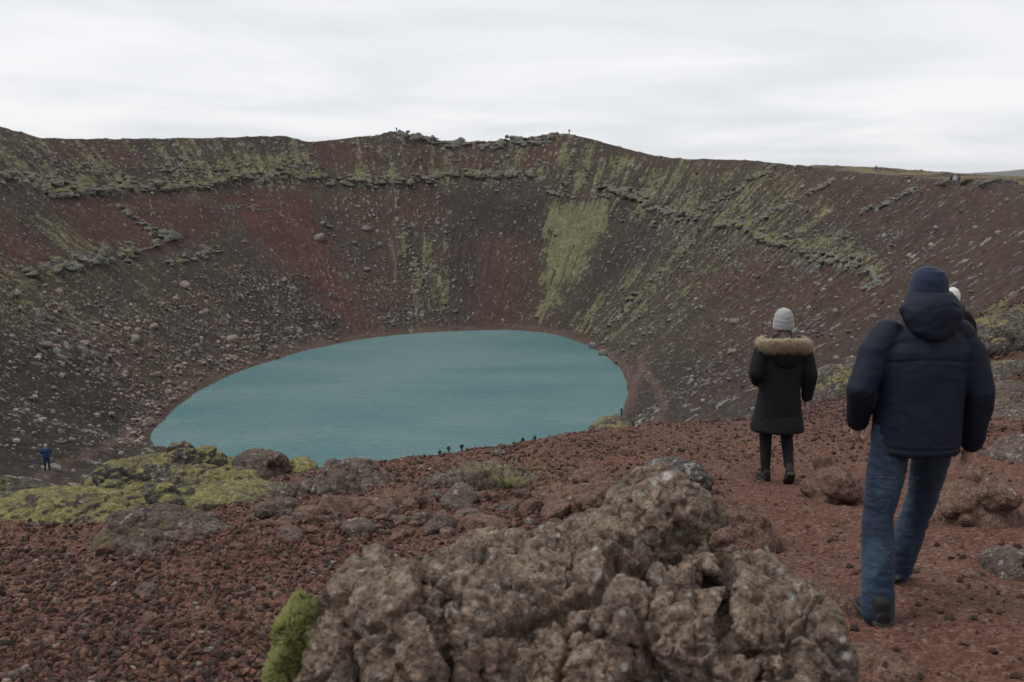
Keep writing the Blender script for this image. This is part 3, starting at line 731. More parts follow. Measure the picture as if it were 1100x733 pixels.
ROCK_GREY = rock_material('grey_lava', (0.030, 0.028, 0.027), (0.105, 0.098, 0.09), (0.27, 0.255, 0.23), lich=1.4)
MOSSY = rock_material('moss_covered_lava', (0.036, 0.030, 0.027), (0.095, 0.080, 0.070), (0.21, 0.19, 0.17), moss=(0.205, 0.192, 0.080), lich=1.0)

def finish_rock(name, co, f, mat, label, cat, moss_fn=None, group=None):
    c0 = np.array([(co[:, 0].min() + co[:, 0].max()) / 2, (co[:, 1].min() + co[:, 1].max()) / 2, co[:, 2].min()])
    n = vnormals(co, f)
    ms = moss_fn(co, n) if moss_fn else np.zeros(len(co))
    o = mesh_np(name, co - c0, f, mat, attrs={'moss': ms})
    o.location = c0
    return tag(o, label, cat, group)

# --- the big boulder in front of the camera
def pb(u, v, y, ru, rv, ry, rz=0.0, seed=0, rough=0.2):
    """A lump whose middle is seen at a pixel at depth y; radii across and up in pixels of that depth, depth radius in metres."""
    k = y / F_PX
    return blob(P(u, v, y), (ru * k, ry, rv * k), rz, seed, rough * 1.35, 5)
big = [pb(610, 780, 2.75, 250, 190, 0.42, 0, 1), pb(560, 665, 2.78, 150, 92, 0.36, 0.1, 2), pb(395, 700, 2.66, 74, 100, 0.30, 0, 3), pb(440, 690, 2.45, 50, 88, 0.2, 0, 4),
       pb(400, 625, 2.80, 44, 36, 0.2, 0, 5), pb(535, 610, 2.86, 80, 44, 0.24, 0.1, 6), pb(600, 610, 2.95, 60, 44, 0.22, 0, 7), pb(660, 600, 2.95, 62, 58, 0.24, 0, 8),
       pb(712, 552, 3.02, 50, 56, 0.18, 0, 9, 0.34), pb(738, 540, 3.05, 30, 32, 0.15, 0, 10, 0.3), pb(690, 548, 3.05, 34, 30, 0.15, 0, 11, 0.3), pb(745, 585, 2.98, 36, 44, 0.2, 0, 12, 0.25), pb(775, 610, 2.92, 28, 40, 0.18, 0, 13),
       pb(720, 690, 2.62, 92, 92, 0.28, 0, 14), pb(650, 640, 2.62, 50, 44, 0.2, 0, 15), pb(822, 640, 2.72, 40, 44, 0.22, 0, 16), pb(846, 690, 2.58, 62, 82, 0.26, 0, 17),
       pb(862, 735, 2.55, 52, 70, 0.25, 0, 18), pb(510, 660, 2.55, 44, 50, 0.2, 0, 19), pb(470, 620, 2.8, 36, 32, 0.18, 0, 20), pb(620, 700, 2.5, 60, 60, 0.2, 0, 21), pb(350, 735, 2.62, 40, 80, 0.22, 0, 22), pb(780, 740, 2.45, 60, 60, 0.2, 0, 23), pb(560, 745, 2.42, 70, 60, 0.2, 0, 24)]
bc, bf = remesh(big, 0.0046, 2)
bn_ = vnormals(bc, bf)
wq_ = bc + 0.10 * np.stack([noise3(bc * 4 + 7, 41), noise3(bc * 4 + 19, 42), noise3(bc * 4 + 31, 43)], 1)
k1, k2 = worley3(wq_ * 4.2, 65); k3, k4 = worley3(wq_ * 9.5, 67)
r1_ = 1 - np.abs(fbm3(wq_ * 5.5, 66, 5, 0.62)) * 2.6                    # sharp crests and clefts
hard_ = sstep(noise3(bc * 2.6, 73), -0.25, 0.25)
bd_ = 0.050 * fbm3(bc * 3.6, 63, 4, 0.50) + 0.016 * r1_ + 0.022 * np.sqrt(np.maximum(1 - (k1 / 0.9) ** 2, 0)) - 0.030 * (1 - sstep(k2 - k1, 0, 0.10)) - 0.014 * (1 - sstep(k4 - k3, 0, 0.14)) * hard_
bd_ += 0.012 * fbm3(bc * 17, 74, 4, 0.62) - 0.045 * sstep(noise3(wq_ * 9 + 5, 69), 0.40, 0.62) - 0.020 * hard_ * sstep(noise3(bc * 26, 70), 0.22, 0.42) - 0.011 * sstep(noise3(bc * 52, 75), 0.15, 0.38) + 0.004 * noise3(bc * 90, 72)
bu_, bv_ = project(bc[:, 0], bc[:, 1], bc[:, 2])
bu_ = bu_ + 9 * noise3(bc * 6, 77); bv_ = bv_ + 9 * noise3(bc * 6, 78)
for cl_, dp_, wd_ in (([(772, 566), (786, 612), (778, 655), (800, 740)], 0.085, 7), ([(452, 598), (462, 640), (482, 700), (482, 740)], 0.070, 6), ([(545, 612), (600, 640), (640, 628), (664, 590)], 0.055, 5), ([(664, 590), (700, 612), (752, 606), (778, 620)], 0.065, 6),
                      ([(600, 640), (612, 690), (596, 740)], 0.045, 4), ([(700, 612), (690, 660), (710, 740)], 0.040, 4), ([(355, 640), (385, 672), (380, 740)], 0.045, 5), ([(505, 575), (540, 612)], 0.05, 5), ([(830, 640), (850, 690), (845, 740)], 0.03, 4)):
    ld_ = line_dist(bu_, bv_, cl_)
    bd_ -= dp_ * (1 - sstep(ld_, wd_ * 0.25, wd_ * 2.2))
bc = bc + bn_ * bd_[:, None]
bc[:, 2] -= 0.044
def big_moss(co, n):
    u, v = project(co[:, 0], co[:, 1], co[:, 2])
    a = 0.55 * poly_mask(u, v, [(295, 690), (330, 640), (352, 625), (352, 660), (325, 733), (290, 733)], 14)
    return np.maximum(a, 0.42 * sstep(fbm3(co * 5, 71, 3), 0.1, 0.45) * sstep(n[:, 2], 0.2, 0.8))
pale_ = np.zeros(len(bc), np.float32)
bu_, bv_ = project(bc[:, 0], bc[:, 1], bc[:, 2]); bu_ = bu_ + 2.5 * noise3(bc * 40, 79); bv_ = bv_ + 2.5 * noise3(bc * 40, 80)
for u_, v_, r_ in ((625, 521, 6), (716, 512, 7), (907, 688, 5), (909, 705, 7), (905, 720, 5), (671, 717, 5), (337, 695, 4), (395, 682, 3), (527, 562, 5), (428, 580, 4), (640, 588, 4), (702, 518, 5), (560, 640, 3), (850, 640, 5), (868, 655, 4), (742, 640, 3), (470, 610, 3), (600, 575, 3)):
    pale_ = np.maximum(pale_, 1 - sstep(np.hypot(bu_ - u_, bv_ - v_), r_ * 0.5, r_))
boulder = finish_rock('lava_boulder', bc, bf, ROCK_BIG, 'huge knobbly brown lava boulder with white lichen spots in front of the gravel slope', 'boulder', big_moss)

at_ = boulder.data.attributes.new('pale', 'FLOAT', 'POINT'); at_.data.foreach_set('value', np.ascontiguousarray(pale_, np.float32))
# moss cushion hanging on the boulder's side: many small upright shoots
MOSS_M = Mat('bright_moss')
_h_ = MOSS_M.attr('tip')['Fac']
MOSS_MAT = MOSS_M.out(MOSS_M.ramp(_h_, [(0.0, (0.060, 0.070, 0.018)), (0.5, (0.165, 0.165, 0.055)), (1.0, (0.34, 0.325, 0.14))]), None, 0.9)
def shoots(base, normal, rng_, length, width, droop=0.0):
    """Thin three-sided shoots on given points: verts, faces, tip value."""
    n = len(base)
    d = normal + rng_.normal(0, 0.42, (n, 3)); d /= np.linalg.norm(d, axis=1, keepdims=True)
    t = np.cross(d, rng_.normal(0, 1, (n, 3))); t /= np.linalg.norm(t, axis=1, keepdims=True) + 1e-9
    b = np.cross(d, t)
    L = (length * rng_.uniform(0.5, 1.3, n))[:, None]; W = (width * rng_.uniform(0.7, 1.3, n))[:, None]
    tip = base + d * L + np.array([0, 0, -droop]) * L
    co = np.stack([base + t * W, base - t * W * 0.5 + b * W * 0.87, base - t * W * 0.5 - b * W * 0.87, tip], 1).reshape(-1, 3)
    k = np.arange(n)[:, None] * 4
    f = np.concatenate([k + [0, 1, 3], k + [1, 2, 3], k + [2, 0, 3]])
    return co, f, np.tile([0.05, 0.05, 0.05, 1.0], n) * np.repeat(rng_.uniform(0.5, 1.0, n), 4)
R_ = np.random.default_rng(7)
mp_lumps = [pb(318, 697, 2.58, 13, 40, 0.09, 0, 31, 0.4), pb(306, 722, 2.55, 15, 26, 0.09, 0, 32, 0.4), pb(326, 662, 2.62, 12, 18, 0.07, 0, 33, 0.4), pb(316, 676, 2.60, 14, 20, 0.08, 0, 34, 0.4)]
mc_, mf_ = remesh(mp_lumps, 0.010, 1)
mn_ = vnormals(mc_, mf_)
mc_ = mc_ + mn_ * (0.022 * fbm3(mc_ * 16, 81, 3, 0.6))[:, None]; mn_ = vnormals(mc_, mf_)
sel = np.where(noise3(mc_ * 24, 83) > -0.22)[0]; sel = sel[R_.integers(0, len(sel), 16000)]
sc_, sf_, stp = shoots(mc_[sel] + R_.normal(0, 0.004, (16000, 3)), mn_[sel] + np.array([-0.1, 0, 0.35]), R_, 0.022, 0.0028)
mt4 = np.concatenate([mf_[:, [0, 1, 2]], mf_[:, [0, 2, 3]]])
mo_ = mesh_np('moss', np.concatenate([mc_, sc_]) - np.array(boulder.location), np.concatenate([mt4, sf_ + len(mc_)]), MOSS_MAT, boulder, attrs={'tip': np.concatenate([np.full(len(mc_), 0.02), stp])})
mo_['label'] = 'bright green moss cushion on the side of the boulder'

# --- outcrops and single rocks on the near ground
def outcrop(name, label, cat, u0, u1, v0, v1, y, dy, mat, seed, n=10, lump=0.45, moss=0.0, voxel=None, amp=1.0, profile=None, group=None, flat=1.0):
    """A knobbly rise filling the given pixel box at depth y: lumps over a common base sunk into the ground."""
    r = np.random.default_rng(seed)
    k = y / F_PX
    wx, hz = (u1 - u0) / 2 * k, (v1 - v0) / 2 * k
    c = P((u0 + u1) / 2, (v0 + v1) / 2, y)
    gz_ = ground_z(c.x, c.y)
    parts = [blob((c.x, c.y, c.z - hz * 1.0), (wx * 0.97, dy * 0.95, hz * 1.42), 0, seed, 0.26)]
    for i in range(n):
        t = r.uniform(-0.92, 0.92)
        top = profile(t) if profile else (1 - abs(t) ** 2.2)
        rr = lump * r.uniform(0.5, 1.0) * min(wx, max(hz, 0.12) * 2.4) * (0.55 + 0.45 * top)
        px = c.x + t * wx * 0.95; py = c.y + r.uniform(-0.8, 0.5) * dy * math.sqrt(max(1 - t * t, 0.05))
        pz = c.z - hz + 2 * hz * top * r.uniform(0.35, 1.0) - rr * 0.75
        parts.append(blob((px, py, pz), (rr * r.uniform(0.9, 1.3), rr * r.uniform(0.8, 1.2), rr * r.uniform(0.65, 0.95) * flat), r.uniform(0, 3), seed + i, 0.38))
    size = min(wx, max(hz, 0.1) * 2.2)
    co, f = remesh(parts, voxel or max(0.0085, size / 42), 1)
    co = weather(co, f, size * 0.85 * (0.7 + 0.3 * lump), seed, amp * 1.35)
    def mfn(co, n_):
        if moss <= 0: return np.zeros(len(co))
        return np.clip(moss * (0.25 + 0.95 * sstep(n_[:, 2], 0.30, 0.85)) + 0.75 * fbm3(co / size * 1.7, seed + 90, 4, 0.6), 0, 1) * (moss > 0.01)
    return finish_rock(name, co, f, mat, label, cat, mfn, group)

outcrop('mossy_outcrop', 'broad pale green mossy hummock sloping down at the crater edge beside the red gravel', 'mossy outcrop', -90, 205, 502, 596, 8.6, 0.9, MOSSY, 101, 26, 0.34, 0.60, 0.016, 0.95, lambda t: 0.62 + 0.34 * t if t < 0.6 else 0.9 - (t - 0.6) * 1.5)
outcrop('mossy_outcrop', 'long green mossy hummock in front of the lake with dark gaps of bare lava', 'mossy outcrop', 70, 300, 470, 548, 10.0, 0.9, MOSSY, 102, 28, 0.34, 0.50, 0.016, 1.05, lambda t: 0.60 + 0.4 * math.sin(2.0 + 1.7 * t) if t > -0.5 else 0.35 + 0.4 * (t + 1))
outcrop('lava_outcrop', 'dark rough lava knob rising against the lake behind the mossy hummocks', 'lava outcrop', 238, 312, 471, 520, 10.6, 0.45, ROCK_BROWN, 103, 14, 0.42, 0.12, 0.014, 1.0, lambda t: 0.72 + 0.28 * t if t < 0.75 else 0.4)
outcrop('mossy_outcrop', 'small mossy lump at the lake edge beside the dark lava knob', 'mossy outcrop', 302, 345, 486, 512, 10.8, 0.3, MOSSY, 104, 6, 0.5, 0.8, 0.013, 0.8)
outcrop('lava_outcrop', 'low dark lava ledge spotted with white lichen at the edge of the mossy hummocks', 'lava outcrop', -60, 72, 510, 552, 9.6, 0.4, ROCK_GREY, 105, 12, 0.45, 0.30, 0.016, 1.0)
outcrop('lava_outcrop', 'brown crumbling lava mound with white lichen patches below the mossy hummocks', 'lava outcrop', 88, 262, 532, 612, 7.4, 0.65, ROCK_BROWN, 106, 24, 0.36, 0.22, 0.013, 1.1, lambda t: 0.95 - 0.75 * max(0, t - 0.1) ** 1.2 - 0.8 * max(0, -t - 0.2))
outcrop('lava_outcrop', 'dark jagged lava block with a white spot beside the brown gravelly mound', 'lava outcrop', 270, 335, 524, 566, 8.1, 0.35, ROCK_BROWN, 107, 9, 0.5, 0.10, 0.012, 1.1)
outcrop('lava_outcrop', 'brown rubbly lava mound at the brow below the lake between moss and red gravel', 'lava outcrop', 306, 452, 489, 562, 9.1, 0.6, ROCK_BROWN, 108, 30, 0.36, 0.10, 0.014, 1.1, lambda t: 0.95 - 0.6 * abs(t + 0.15) ** 1.3)
outcrop('mossy_outcrop', 'ragged mossy lava ledge between the two green hummocks and the brown mound', 'mossy outcrop', 150, 352, 512, 552, 8.9, 0.6, MOSSY, 140, 26, 0.30, 0.45, 0.015, 1.1, lambda t: 0.75 - 0.3 * t)
outcrop('lava_outcrop', 'grey lichen crusted lava edge along the lower side of the pale green hummock', 'lava outcrop', -60, 118, 564, 606, 7.9, 0.5, ROCK_GREY, 141, 22, 0.34, 0.25, 0.014, 1.1, lambda t: 0.6 + 0.3 * t)
outcrop('lava_outcrop', 'low reddish brown rubbly rise above the smooth flat topped rock', 'lava outcrop', 400, 480, 520, 556, 8.4, 0.4, ROCK_RED, 142, 20, 0.34, 0.0, 0.012, 1.1)
outcrop('lava_outcrop', 'reddish lava rubble behind the huge boulder toward the grassy outcrop', 'lava outcrop', 575, 690, 505, 560, 7.9, 0.5, ROCK_RED, 143, 34, 0.34, 0.0, 0.011, 0.55)
outcrop('lava_outcrop', 'reddish brown lumps behind the huge boulder on the side of the path', 'lava outcrop', 745, 840, 535, 590, 6.6, 0.4, ROCK_RED, 144, 30, 0.36, 0.0, 0.010, 0.5)
outcrop('scoria_rock', 'smooth reddish flat topped rock lying in front of the brown rubbly mound', 'rock', 372, 428, 536, 566, 7.9, 0.3, ROCK_RED, 109, 4, 0.6, 0.0, 0.010, 0.7)
outcrop('lava_rock', 'pair of small grey lava lumps on the brow right against the lake', 'rock', 357, 412, 489, 506, 10.9, 0.25, ROCK_BROWN, 110, 7, 0.55, 0.1, 0.011, 1.0, lambda t: 0.5 + 0.5 * abs(t))
outcrop('lava_outcrop', 'brown knobbly outcrop with grass tufts in the middle of the red slope', 'lava outcrop', 438, 602, 484, 552, 9.2, 0.6, ROCK_BROWN, 111, 30, 0.36, 0.16, 0.013, 1.1, lambda t: 0.42 + 0.55 * (t + 1) if t < 0 else 0.97 - 0.5 * t)
outcrop('scoria_rock', 'round brown stone set into the foot of the grassy outcrop', 'rock', 506, 543, 519, 547, 8.5, 0.16, ROCK_RED, 112, 2, 0.5, 0.0, 0.009, 0.5)
outcrop('lava_rock', 'broad brown stone at the mossy end of the grassy outcrop', 'rock', 452, 482, 520, 544, 8.6, 0.2, ROCK_BROWN, 113, 3, 0.5, 0.0, 0.009, 0.6)
outcrop('lava_rock', 'small rock whitened by lichen below the grassy outcrop', 'rock', 530, 562, 538, 556, 8.0, 0.15, ROCK_GREY, 114, 4, 0.5, 0.0, 0.009, 0.8)
outcrop('lava_outcrop', 'dark rock crusted with white lichen just behind the peak of the huge boulder', 'lava outcrop', 688, 760, 486, 514, 8.8, 0.3, ROCK_GREY, 115, 10, 0.5, 0.0, 0.012, 1.0, lambda t: 0.8 - 0.3 * t)
outcrop('lava_outcrop', 'mossy brown outcrop on the brow where the lake shore meets the red slope', 'lava outcrop', 628, 690, 441, 476, 16.0, 0.8, MOSSY, 116, 14, 0.42, 0.36, 0.024, 1.1, lambda t: 0.5 + 0.5 * t if t < 0.6 else 0.8 - (t - 0.6))
outcrop('lava_outcrop', 'low brown rock on the brow under the seated visitors', 'lava outcrop', 588, 626, 465, 482, 13.4, 0.4, ROCK_BROWN, 117, 8, 0.5, 0.05, 0.016, 1.1)
outcrop('lava_outcrop', 'cluster of brown rounded lava lumps between the two walkers', 'lava outcrop', 858, 938, 490, 550, 8.3, 0.5, ROCK_RED, 118, 30, 0.44, 0.0, 0.011, 0.42, lambda t: 0.45 + 0.5 * math.sin((t + 1) * 1.9))
outcrop('lava_outcrop', 'brown lumpy rock mound beside the knees of the person in jeans', 'lava outcrop', 1004, 1092, 502, 564, 7.0, 0.42, ROCK_RED, 119, 30, 0.42, 0.0, 0.010, 0.45)
outcrop('lava_outcrop', 'pale brown boulder with a hollow, at the path edge level with the jeans', 'lava outcrop', 1056, 1122, 580, 620, 5.7, 0.24, ROCK_BROWN, 120, 8, 0.5, 0.0, 0.009, 0.9)
outcrop('lava_rock', 'small rounded rock touching the pale hollowed boulder', 'rock', 1026, 1060, 606, 630, 5.55, 0.12, ROCK_RED, 121, 5, 0.5, 0.0, 0.008, 0.7)
outcrop('lava_rock', 'single round stone in front of the pale hollowed boulder', 'rock', 1044, 1072, 620, 642, 5.3, 0.08, ROCK_RED, 122, 2, 0.5, 0.0, 0.007, 0.5)
outcrop('lava_outcrop', 'scattered grey brown lava blocks on the bank beside the raised hand', 'lava outcrop', 1056, 1160, 456, 520, 9.8, 0.7, ROCK_BROWN, 123, 26, 0.40, 0.0, 0.013, 0.5)
outcrop('lava_outcrop', 'long low lava ledge on the bank above the scattered blocks', 'lava outcrop', 1052, 1180, 426, 470, 13.0, 0.7, ROCK_BROWN, 124, 18, 0.36, 0.1, 0.017, 1.0)
outcrop('lava_outcrop', 'buried flat slab of rock showing beside the near boot of the person in jeans', 'lava outcrop', 846, 930, 622, 652, 5.0, 0.2, ROCK_RED, 125, 8, 0.4, 0.0, 0.009, 0.7)
outcrop('lava_outcrop', 'low lumpy red rock bulge in the path below the near boot', 'lava outcrop', 890, 1000, 692, 735, 4.1, 0.25, ROCK_RED, 126, 16, 0.34, 0.0, 0.009, 0.8)
outcrop('lava_outcrop', 'brown mossy rock bank standing over the path at shoulder height of the walkers', 'lava outcrop', 1030, 1170, 372, 440, 17.0, 1.2, MOSSY, 127, 24, 0.36, 0.25, 0.03, 1.1, lambda t: 0.6 + 0.35 * t)
outcrop('mossy_outcrop', 'green moss topped bank high up behind the person in jeans', 'mossy outcrop', 1040, 1210, 318, 398, 20.5, 1.8, MOSSY, 128, 22, 0.40, 0.62, 0.035, 0.9, lambda t: 0.62 + 0.36 * t)
outcrop('lava_outcrop', 'mossy broken lava rib below the path between the two walkers', 'lava outcrop', 862, 935, 372, 446, 27.0, 1.6, MOSSY, 129, 24, 0.36, 0.40, 0.045, 1.2, lambda t: 0.5 + 0.45 * t)
outcrop('mossy_outcrop', 'mossy lava rib rising behind the arm of the person in jeans', 'mossy outcrop', 1046, 1150, 322, 372, 18.6, 1.0, MOSSY, 145, 22, 0.34, 0.42, 0.03, 1.1, lambda t: 0.5 + 0.4 * t)
outcrop('lava_outcrop', 'brown lava rubble low on the bank behind the arm of the person in jeans', 'lava outcrop', 1040, 1130, 400, 446, 14.8, 0.8, ROCK_BROWN, 146, 24, 0.32, 0.2, 0.02, 1.1, lambda t: 0.6 + 0.3 * t)
outcrop('lava_rock', 'brown rock lying on the slope beside the woollen hatted walker', 'rock', 712, 742, 487, 501, 9.6, 0.18, ROCK_RED, 130, 5, 0.5, 0.0, 0.010, 0.8)
outcrop('lava_rock', 'flat tan stone lying alone on the red gravel', 'rock', 240, 277, 630, 644, 5.6, 0.1, ROCK_RED, 131, 3, 0.5, 0.0, 0.007, 0.5)
def rim_point(u, v, ylo, yhi):
    a, b = ray(u, v)
    y = np.linspace(ylo, yhi, 500); z = terrain(a * y, y)[0]
    k = int(np.argmax(z / y))
    return Vector((a * y[k], y[k], z[k]))
def crest_v(u, ylo=70, yhi=240):
    p = crest_point(u); return float(project(np.array([p.x]), np.array([p.y]), np.array([p.z]))[1][0]), p.y
def rim_heap(u0, u1, back, up, *a, **k):
    um = (u0 + u1) / 2; y = crest_point(um).y + back; x = ray(um, 190)[0] * y
    vg = float(project(np.array([x]), np.array([y]), np.array([ground_z(x, y)]))[1][0])
    return vg, y
vg_, y_ = rim_heap(1052, 1094, 6.5, 8)
outcrop('rock_pile', 'heap of dark stones standing on the crater rim path at the skyline', 'rock pile', 1052, 1094, vg_ - 9.0, vg_ + 1.0, y_, 0.9, ROCK_GREY, 132, 44, 0.30, 0.05, 0.07, 0.8, lambda t: 0.9 - 0.5 * abs(t - 0.1))
vg_, y_ = rim_heap(1002, 1044, 3.5, 3)
outcrop('lava_outcrop', 'low dark line of rocks at the rim path edge near three far walkers', 'lava outcrop', 1002, 1044, vg_ - 2.2, vg_ + 2.5, y_, 0.6, ROCK_GREY, 133, 26, 0.36, 0.1, 0.07, 0.7)

# --- single stones about the path: copies of a few shapes, each a thing
def stone_mesh(seed, sub=4):
    v, f = ICO[sub]
    r = np.random.default_rng(seed)
    d = 1 + 0.30 * fbm3(v * 1.1 + seed, seed, 3)
    for _ in range(5):                                   # a few flats as if broken
        a = r.normal(0, 1, 3); a /= np.linalg.norm(a); t = v @ a
        d = np.where(t > 0.55, np.minimum(d, r.uniform(0.62, 0.8) / np.maximum(t, 0.2)), d)
    co = v * d[:, None] * np.array([1.15, 0.95, 0.72])
    f1, f2 = worley3(v * 2.3, seed)
    co += v * (0.05 * fbm3(v * 4, seed + 3, 3) - 0.05 * (1 - sstep(f2 - f1, 0, 0.14)) + 0.02 * noise3(v * 11, seed))[:, None]
    return co, f
STONES = []
for k in range(9):
    c_, f_ = stone_mesh(500 + k)
    STONES.append(mesh_np('stone', c_, f_, (ROCK_RED, ROCK_RED, ROCK_BROWN)[k % 3], attrs={'moss': np.zeros(len(c_))}, link=False))
def place_stone(name, me, x, y, z, s_, rng_, label, cat, group):
    o = bpy.data.objects.new(name, me); COL.objects.link(o)
    o.location = (x, y, z); o.scale = (s_ * rng_.uniform(0.8, 1.2),) * 2 + (s_ * rng_.uniform(0.75, 1.15),)
    o.rotation_euler = (rng_.uniform(-0.4, 0.4), rng_.uniform(-0.4, 0.4), rng_.uniform(0, 6.28))
    return tag(o, label, cat, group)
rs = np.random.default_rng(21)
spots = []
for _ in range(150):
    y = math.exp(rs.uniform(math.log(4.0), math.log(14.5)))
    u = rs.uniform(-40, 1140); x = (u - CU) / F_PX * y
    if u > 760 and y < 11 and rs.random() < 0.85: continue
    if 300 < u < 430 and rs.random() < 0.2: continue
    spots.append((x, y, min(0.022 + rs.exponential(0.016), 0.10)))
for _ in range(120):                                     # rubble belt across the middle
    u = rs.uniform(290, 720); v = rs.uniform(540, 585) - 0.03 * (u - 290); y = hit(u, v, 4, 16, 900).y
    spots.append(((u - CU) / F_PX * y, y, min(0.035 + rs.exponential(0.035), 0.16)))
xs = np.array([a[0] for a in spots]); ys = np.array([a[1] for a in spots])
zs = terrain(xs, ys)[0]
for j, (x, y, sz_) in enumerate(spots):
    place_stone('scoria_stone', STONES[int(rs.integers(0, 9))], x, y, zs[j] + sz_ * 0.18, sz_, rs, 'loose brownish red stone lying on the scoria gravel', 'stone', 'loose stones on the scoria slope')

# --- gravel: small angular scoria, nobody could count it
def gravel(n, ylo, yhi, smin, smax, seed, name):
    r = np.random.default_rng(seed)
    y = np.exp(r.uniform(math.log(ylo), math.log(yhi), n)); u = r.uniform(-70, 1170, n)
    x = (u - CU) / F_PX * y
    z0 = terrain(x, y)[0]
    lo = sstep(fbm2(x / 0.9, y / 0.9, 401, 3), -0.35, 0.25)
    pathy = sstep(u, 640, 840) * (1 - sstep(y, 9, 13)) * 0.94
    keep_ = r.random(n) < (0.45 + 0.55 * lo) * (1 - pathy)
    x, y, z0 = x[keep_], y[keep_], z0[keep_]; n = len(x)
    s_ = np.minimum(smin * (1 - r.random(n)) ** (-0.66), smax)
    V, Fc = ICO[1]
    jit = 1 + r.uniform(-0.38, 0.28, (n, len(V)))
    q_ = r.normal(0, 1, (n, 4)); q_ /= np.linalg.norm(q_, axis=1, keepdims=True)
    a, b, c, d = q_.T
    Rm = np.stack([np.stack([1 - 2 * (c * c + d * d), 2 * (b * c - a * d), 2 * (b * d + a * c)], -1), np.stack([2 * (b * c + a * d), 1 - 2 * (b * b + d * d), 2 * (c * d - a * b)], -1), np.stack([2 * (b * d - a * c), 2 * (c * d + a * b), 1 - 2 * (b * b + c * c)], -1)], 1)
    loc = V[None] * jit[..., None] * np.stack([np.full(n, 1.0), r.uniform(0.6, 1, n), r.uniform(0.5, 0.9, n)], -1)[:, None, :]
    loc = np.einsum('nij,nkj->nki', Rm, loc) * s_[:, None, None]
    co = loc + np.stack([x, y, z0 + s_ * 0.25], -1)[:, None, :]
    fc = (Fc[None] + (np.arange(n) * len(V))[:, None, None]).reshape(-1, 3)
    pal = np.array([(0.048, 0.027, 0.022), (0.088, 0.040, 0.031), (0.122, 0.054, 0.040), (0.160, 0.074, 0.053), (0.080, 0.052, 0.042), (0.135, 0.088, 0.068), (0.190, 0.086, 0.056), (0.22, 0.16, 0.13)])
    k = r.choice(8, n, p=[0.16, 0.24, 0.2, 0.1, 0.14, 0.09, 0.05, 0.02])
    cols = np.repeat(pal[k] * np.array([0.96, 1.06, 1.08]) * r.uniform(0.62, 1.30, (n, 1)), len(V), 0)
    return tag(mesh_np(name, co.reshape(-1, 3), fc, GRAVEL, smooth=False, cols={'tint': cols}), kind='stuff')
GM = Mat('scoria_gravel')
_p = GM.n('ShaderNodeNewGeometry').outputs['Position']
GRAVEL = GM.out(scale_col(GM, GM.attr('tint')['Color'], GM.rng(GM.noise(_p, 90, 3, 0.7), 0.3, 0.7, 0.7, 1.3, False)), GM.bump(GM.noise(_p, 160, 3, 0.7), 0.01, 0.8), 0.95)
gravel(150000, 3.0, 19.0, 0.0052, 0.030, 31, 'gravel')
gravel(30000, 15.0, 32.0, 0.014, 0.055, 32, 'gravel')

# --- grass tufts on the outcrop
GR = Mat('dry_grass')
GRASS = GR.out(GR.ramp(GR.attr('tip')['Fac'], [(0, (0.055, 0.060, 0.018)), (0.5, (0.17, 0.165, 0.05)), (1, (0.36, 0.33, 0.14))]), None, 0.8)
def tuft(u, v, y, n, length, label, seed, lean=0.0):
    r = np.random.default_rng(seed); p = P(u, v, y)
    co, fc, tp = [], [], []
    for i in range(n):
        a = r.uniform(0, 6.28); rad = abs(r.normal(0, 0.07)); L = length * r.uniform(0.5, 1.2)
        b0 = np.array([math.cos(a) * rad * 1.6, math.sin(a) * rad * 0.7, 0]); dirn = np.array([math.cos(a) * 0.7 + lean, math.sin(a) * 0.7, 1.0]); dirn /= np.linalg.norm(dirn)
        side = np.cross(dirn, [0, 0, 1.0]); side = side / (np.linalg.norm(side) + 1e-6) * 0.0032
        k0 = len(co)
        for t in (0, 0.4, 0.75, 1.0):
            c_ = b0 + dirn * L * t + np.array([dirn[0], dirn[1], -0.5]) * L * 0.5 * t * t
            w_ = 1 - t * 0.95
            co += [c_ - side * w_, c_ + side * w_]; tp += [t, t]
        for q_ in range(3):
            fc.append((k0 + 2 * q_, k0 + 2 * q_ + 1, k0 + 2 * q_ + 3, k0 + 2 * q_ + 2))
    o = mesh_np('grass_tuft', np.array(co), np.array(fc), GRASS, attrs={'tip': np.array(tp)})
    o.location = p
    return tag(o, label, 'grass tuft')
tuft(520, 511, 8.72, 110, 0.15, 'yellow green grass tuft on top of the brown outcrop', 1, -0.25)
tuft(549, 524, 8.45, 90, 0.20, 'taller pale grass tuft drooping over the face of the brown outcrop', 2, 0.1)
tuft(560, 506, 8.8, 45, 0.15, 'thin dry grass tuft at the red end of the brown outcrop', 3, 0.3)
tuft(388, 498, 11.0, 120, 0.10, 'sparse grass tuft on the brow against the lake', 4)

# ------------------------------------------------------------------ people
def tube(p0, p1, r0, r1, n=14, flat=1.0, fwd=None):
    """Tapered limb with rounded ends; flat < 1 thins it front to back."""
    p0, p1 = np.array(p0, float), np.array(p1, float)
    ax = p1 - p0; L = np.linalg.norm(ax); ax = ax / L
    ref = np.array([0, 1.0, 0]) if abs(ax[1]) < 0.9 else np.array([0, 0, 1.0])
    t = np.cross(ax, ref); t /= np.linalg.norm(t); b = np.cross(t, ax)
    rows = []
    for a in np.linspace(-math.pi / 2, 0, 5)[0:]: rows.append((p0 + ax * r0 * math.sin(a), r0 * math.cos(a)))
    for k in (0.33, 0.67): rows.append((p0 + ax * L * k, r0 + (r1 - r0) * k))
    for a in np.linspace(0, math.pi / 2, 5): rows.append((p1 + ax * r1 * math.sin(a), r1 * math.cos(a)))
    return rings([(c, max(r, 1e-4), max(r, 1e-4) * flat) for c, r in rows], t, b, n)
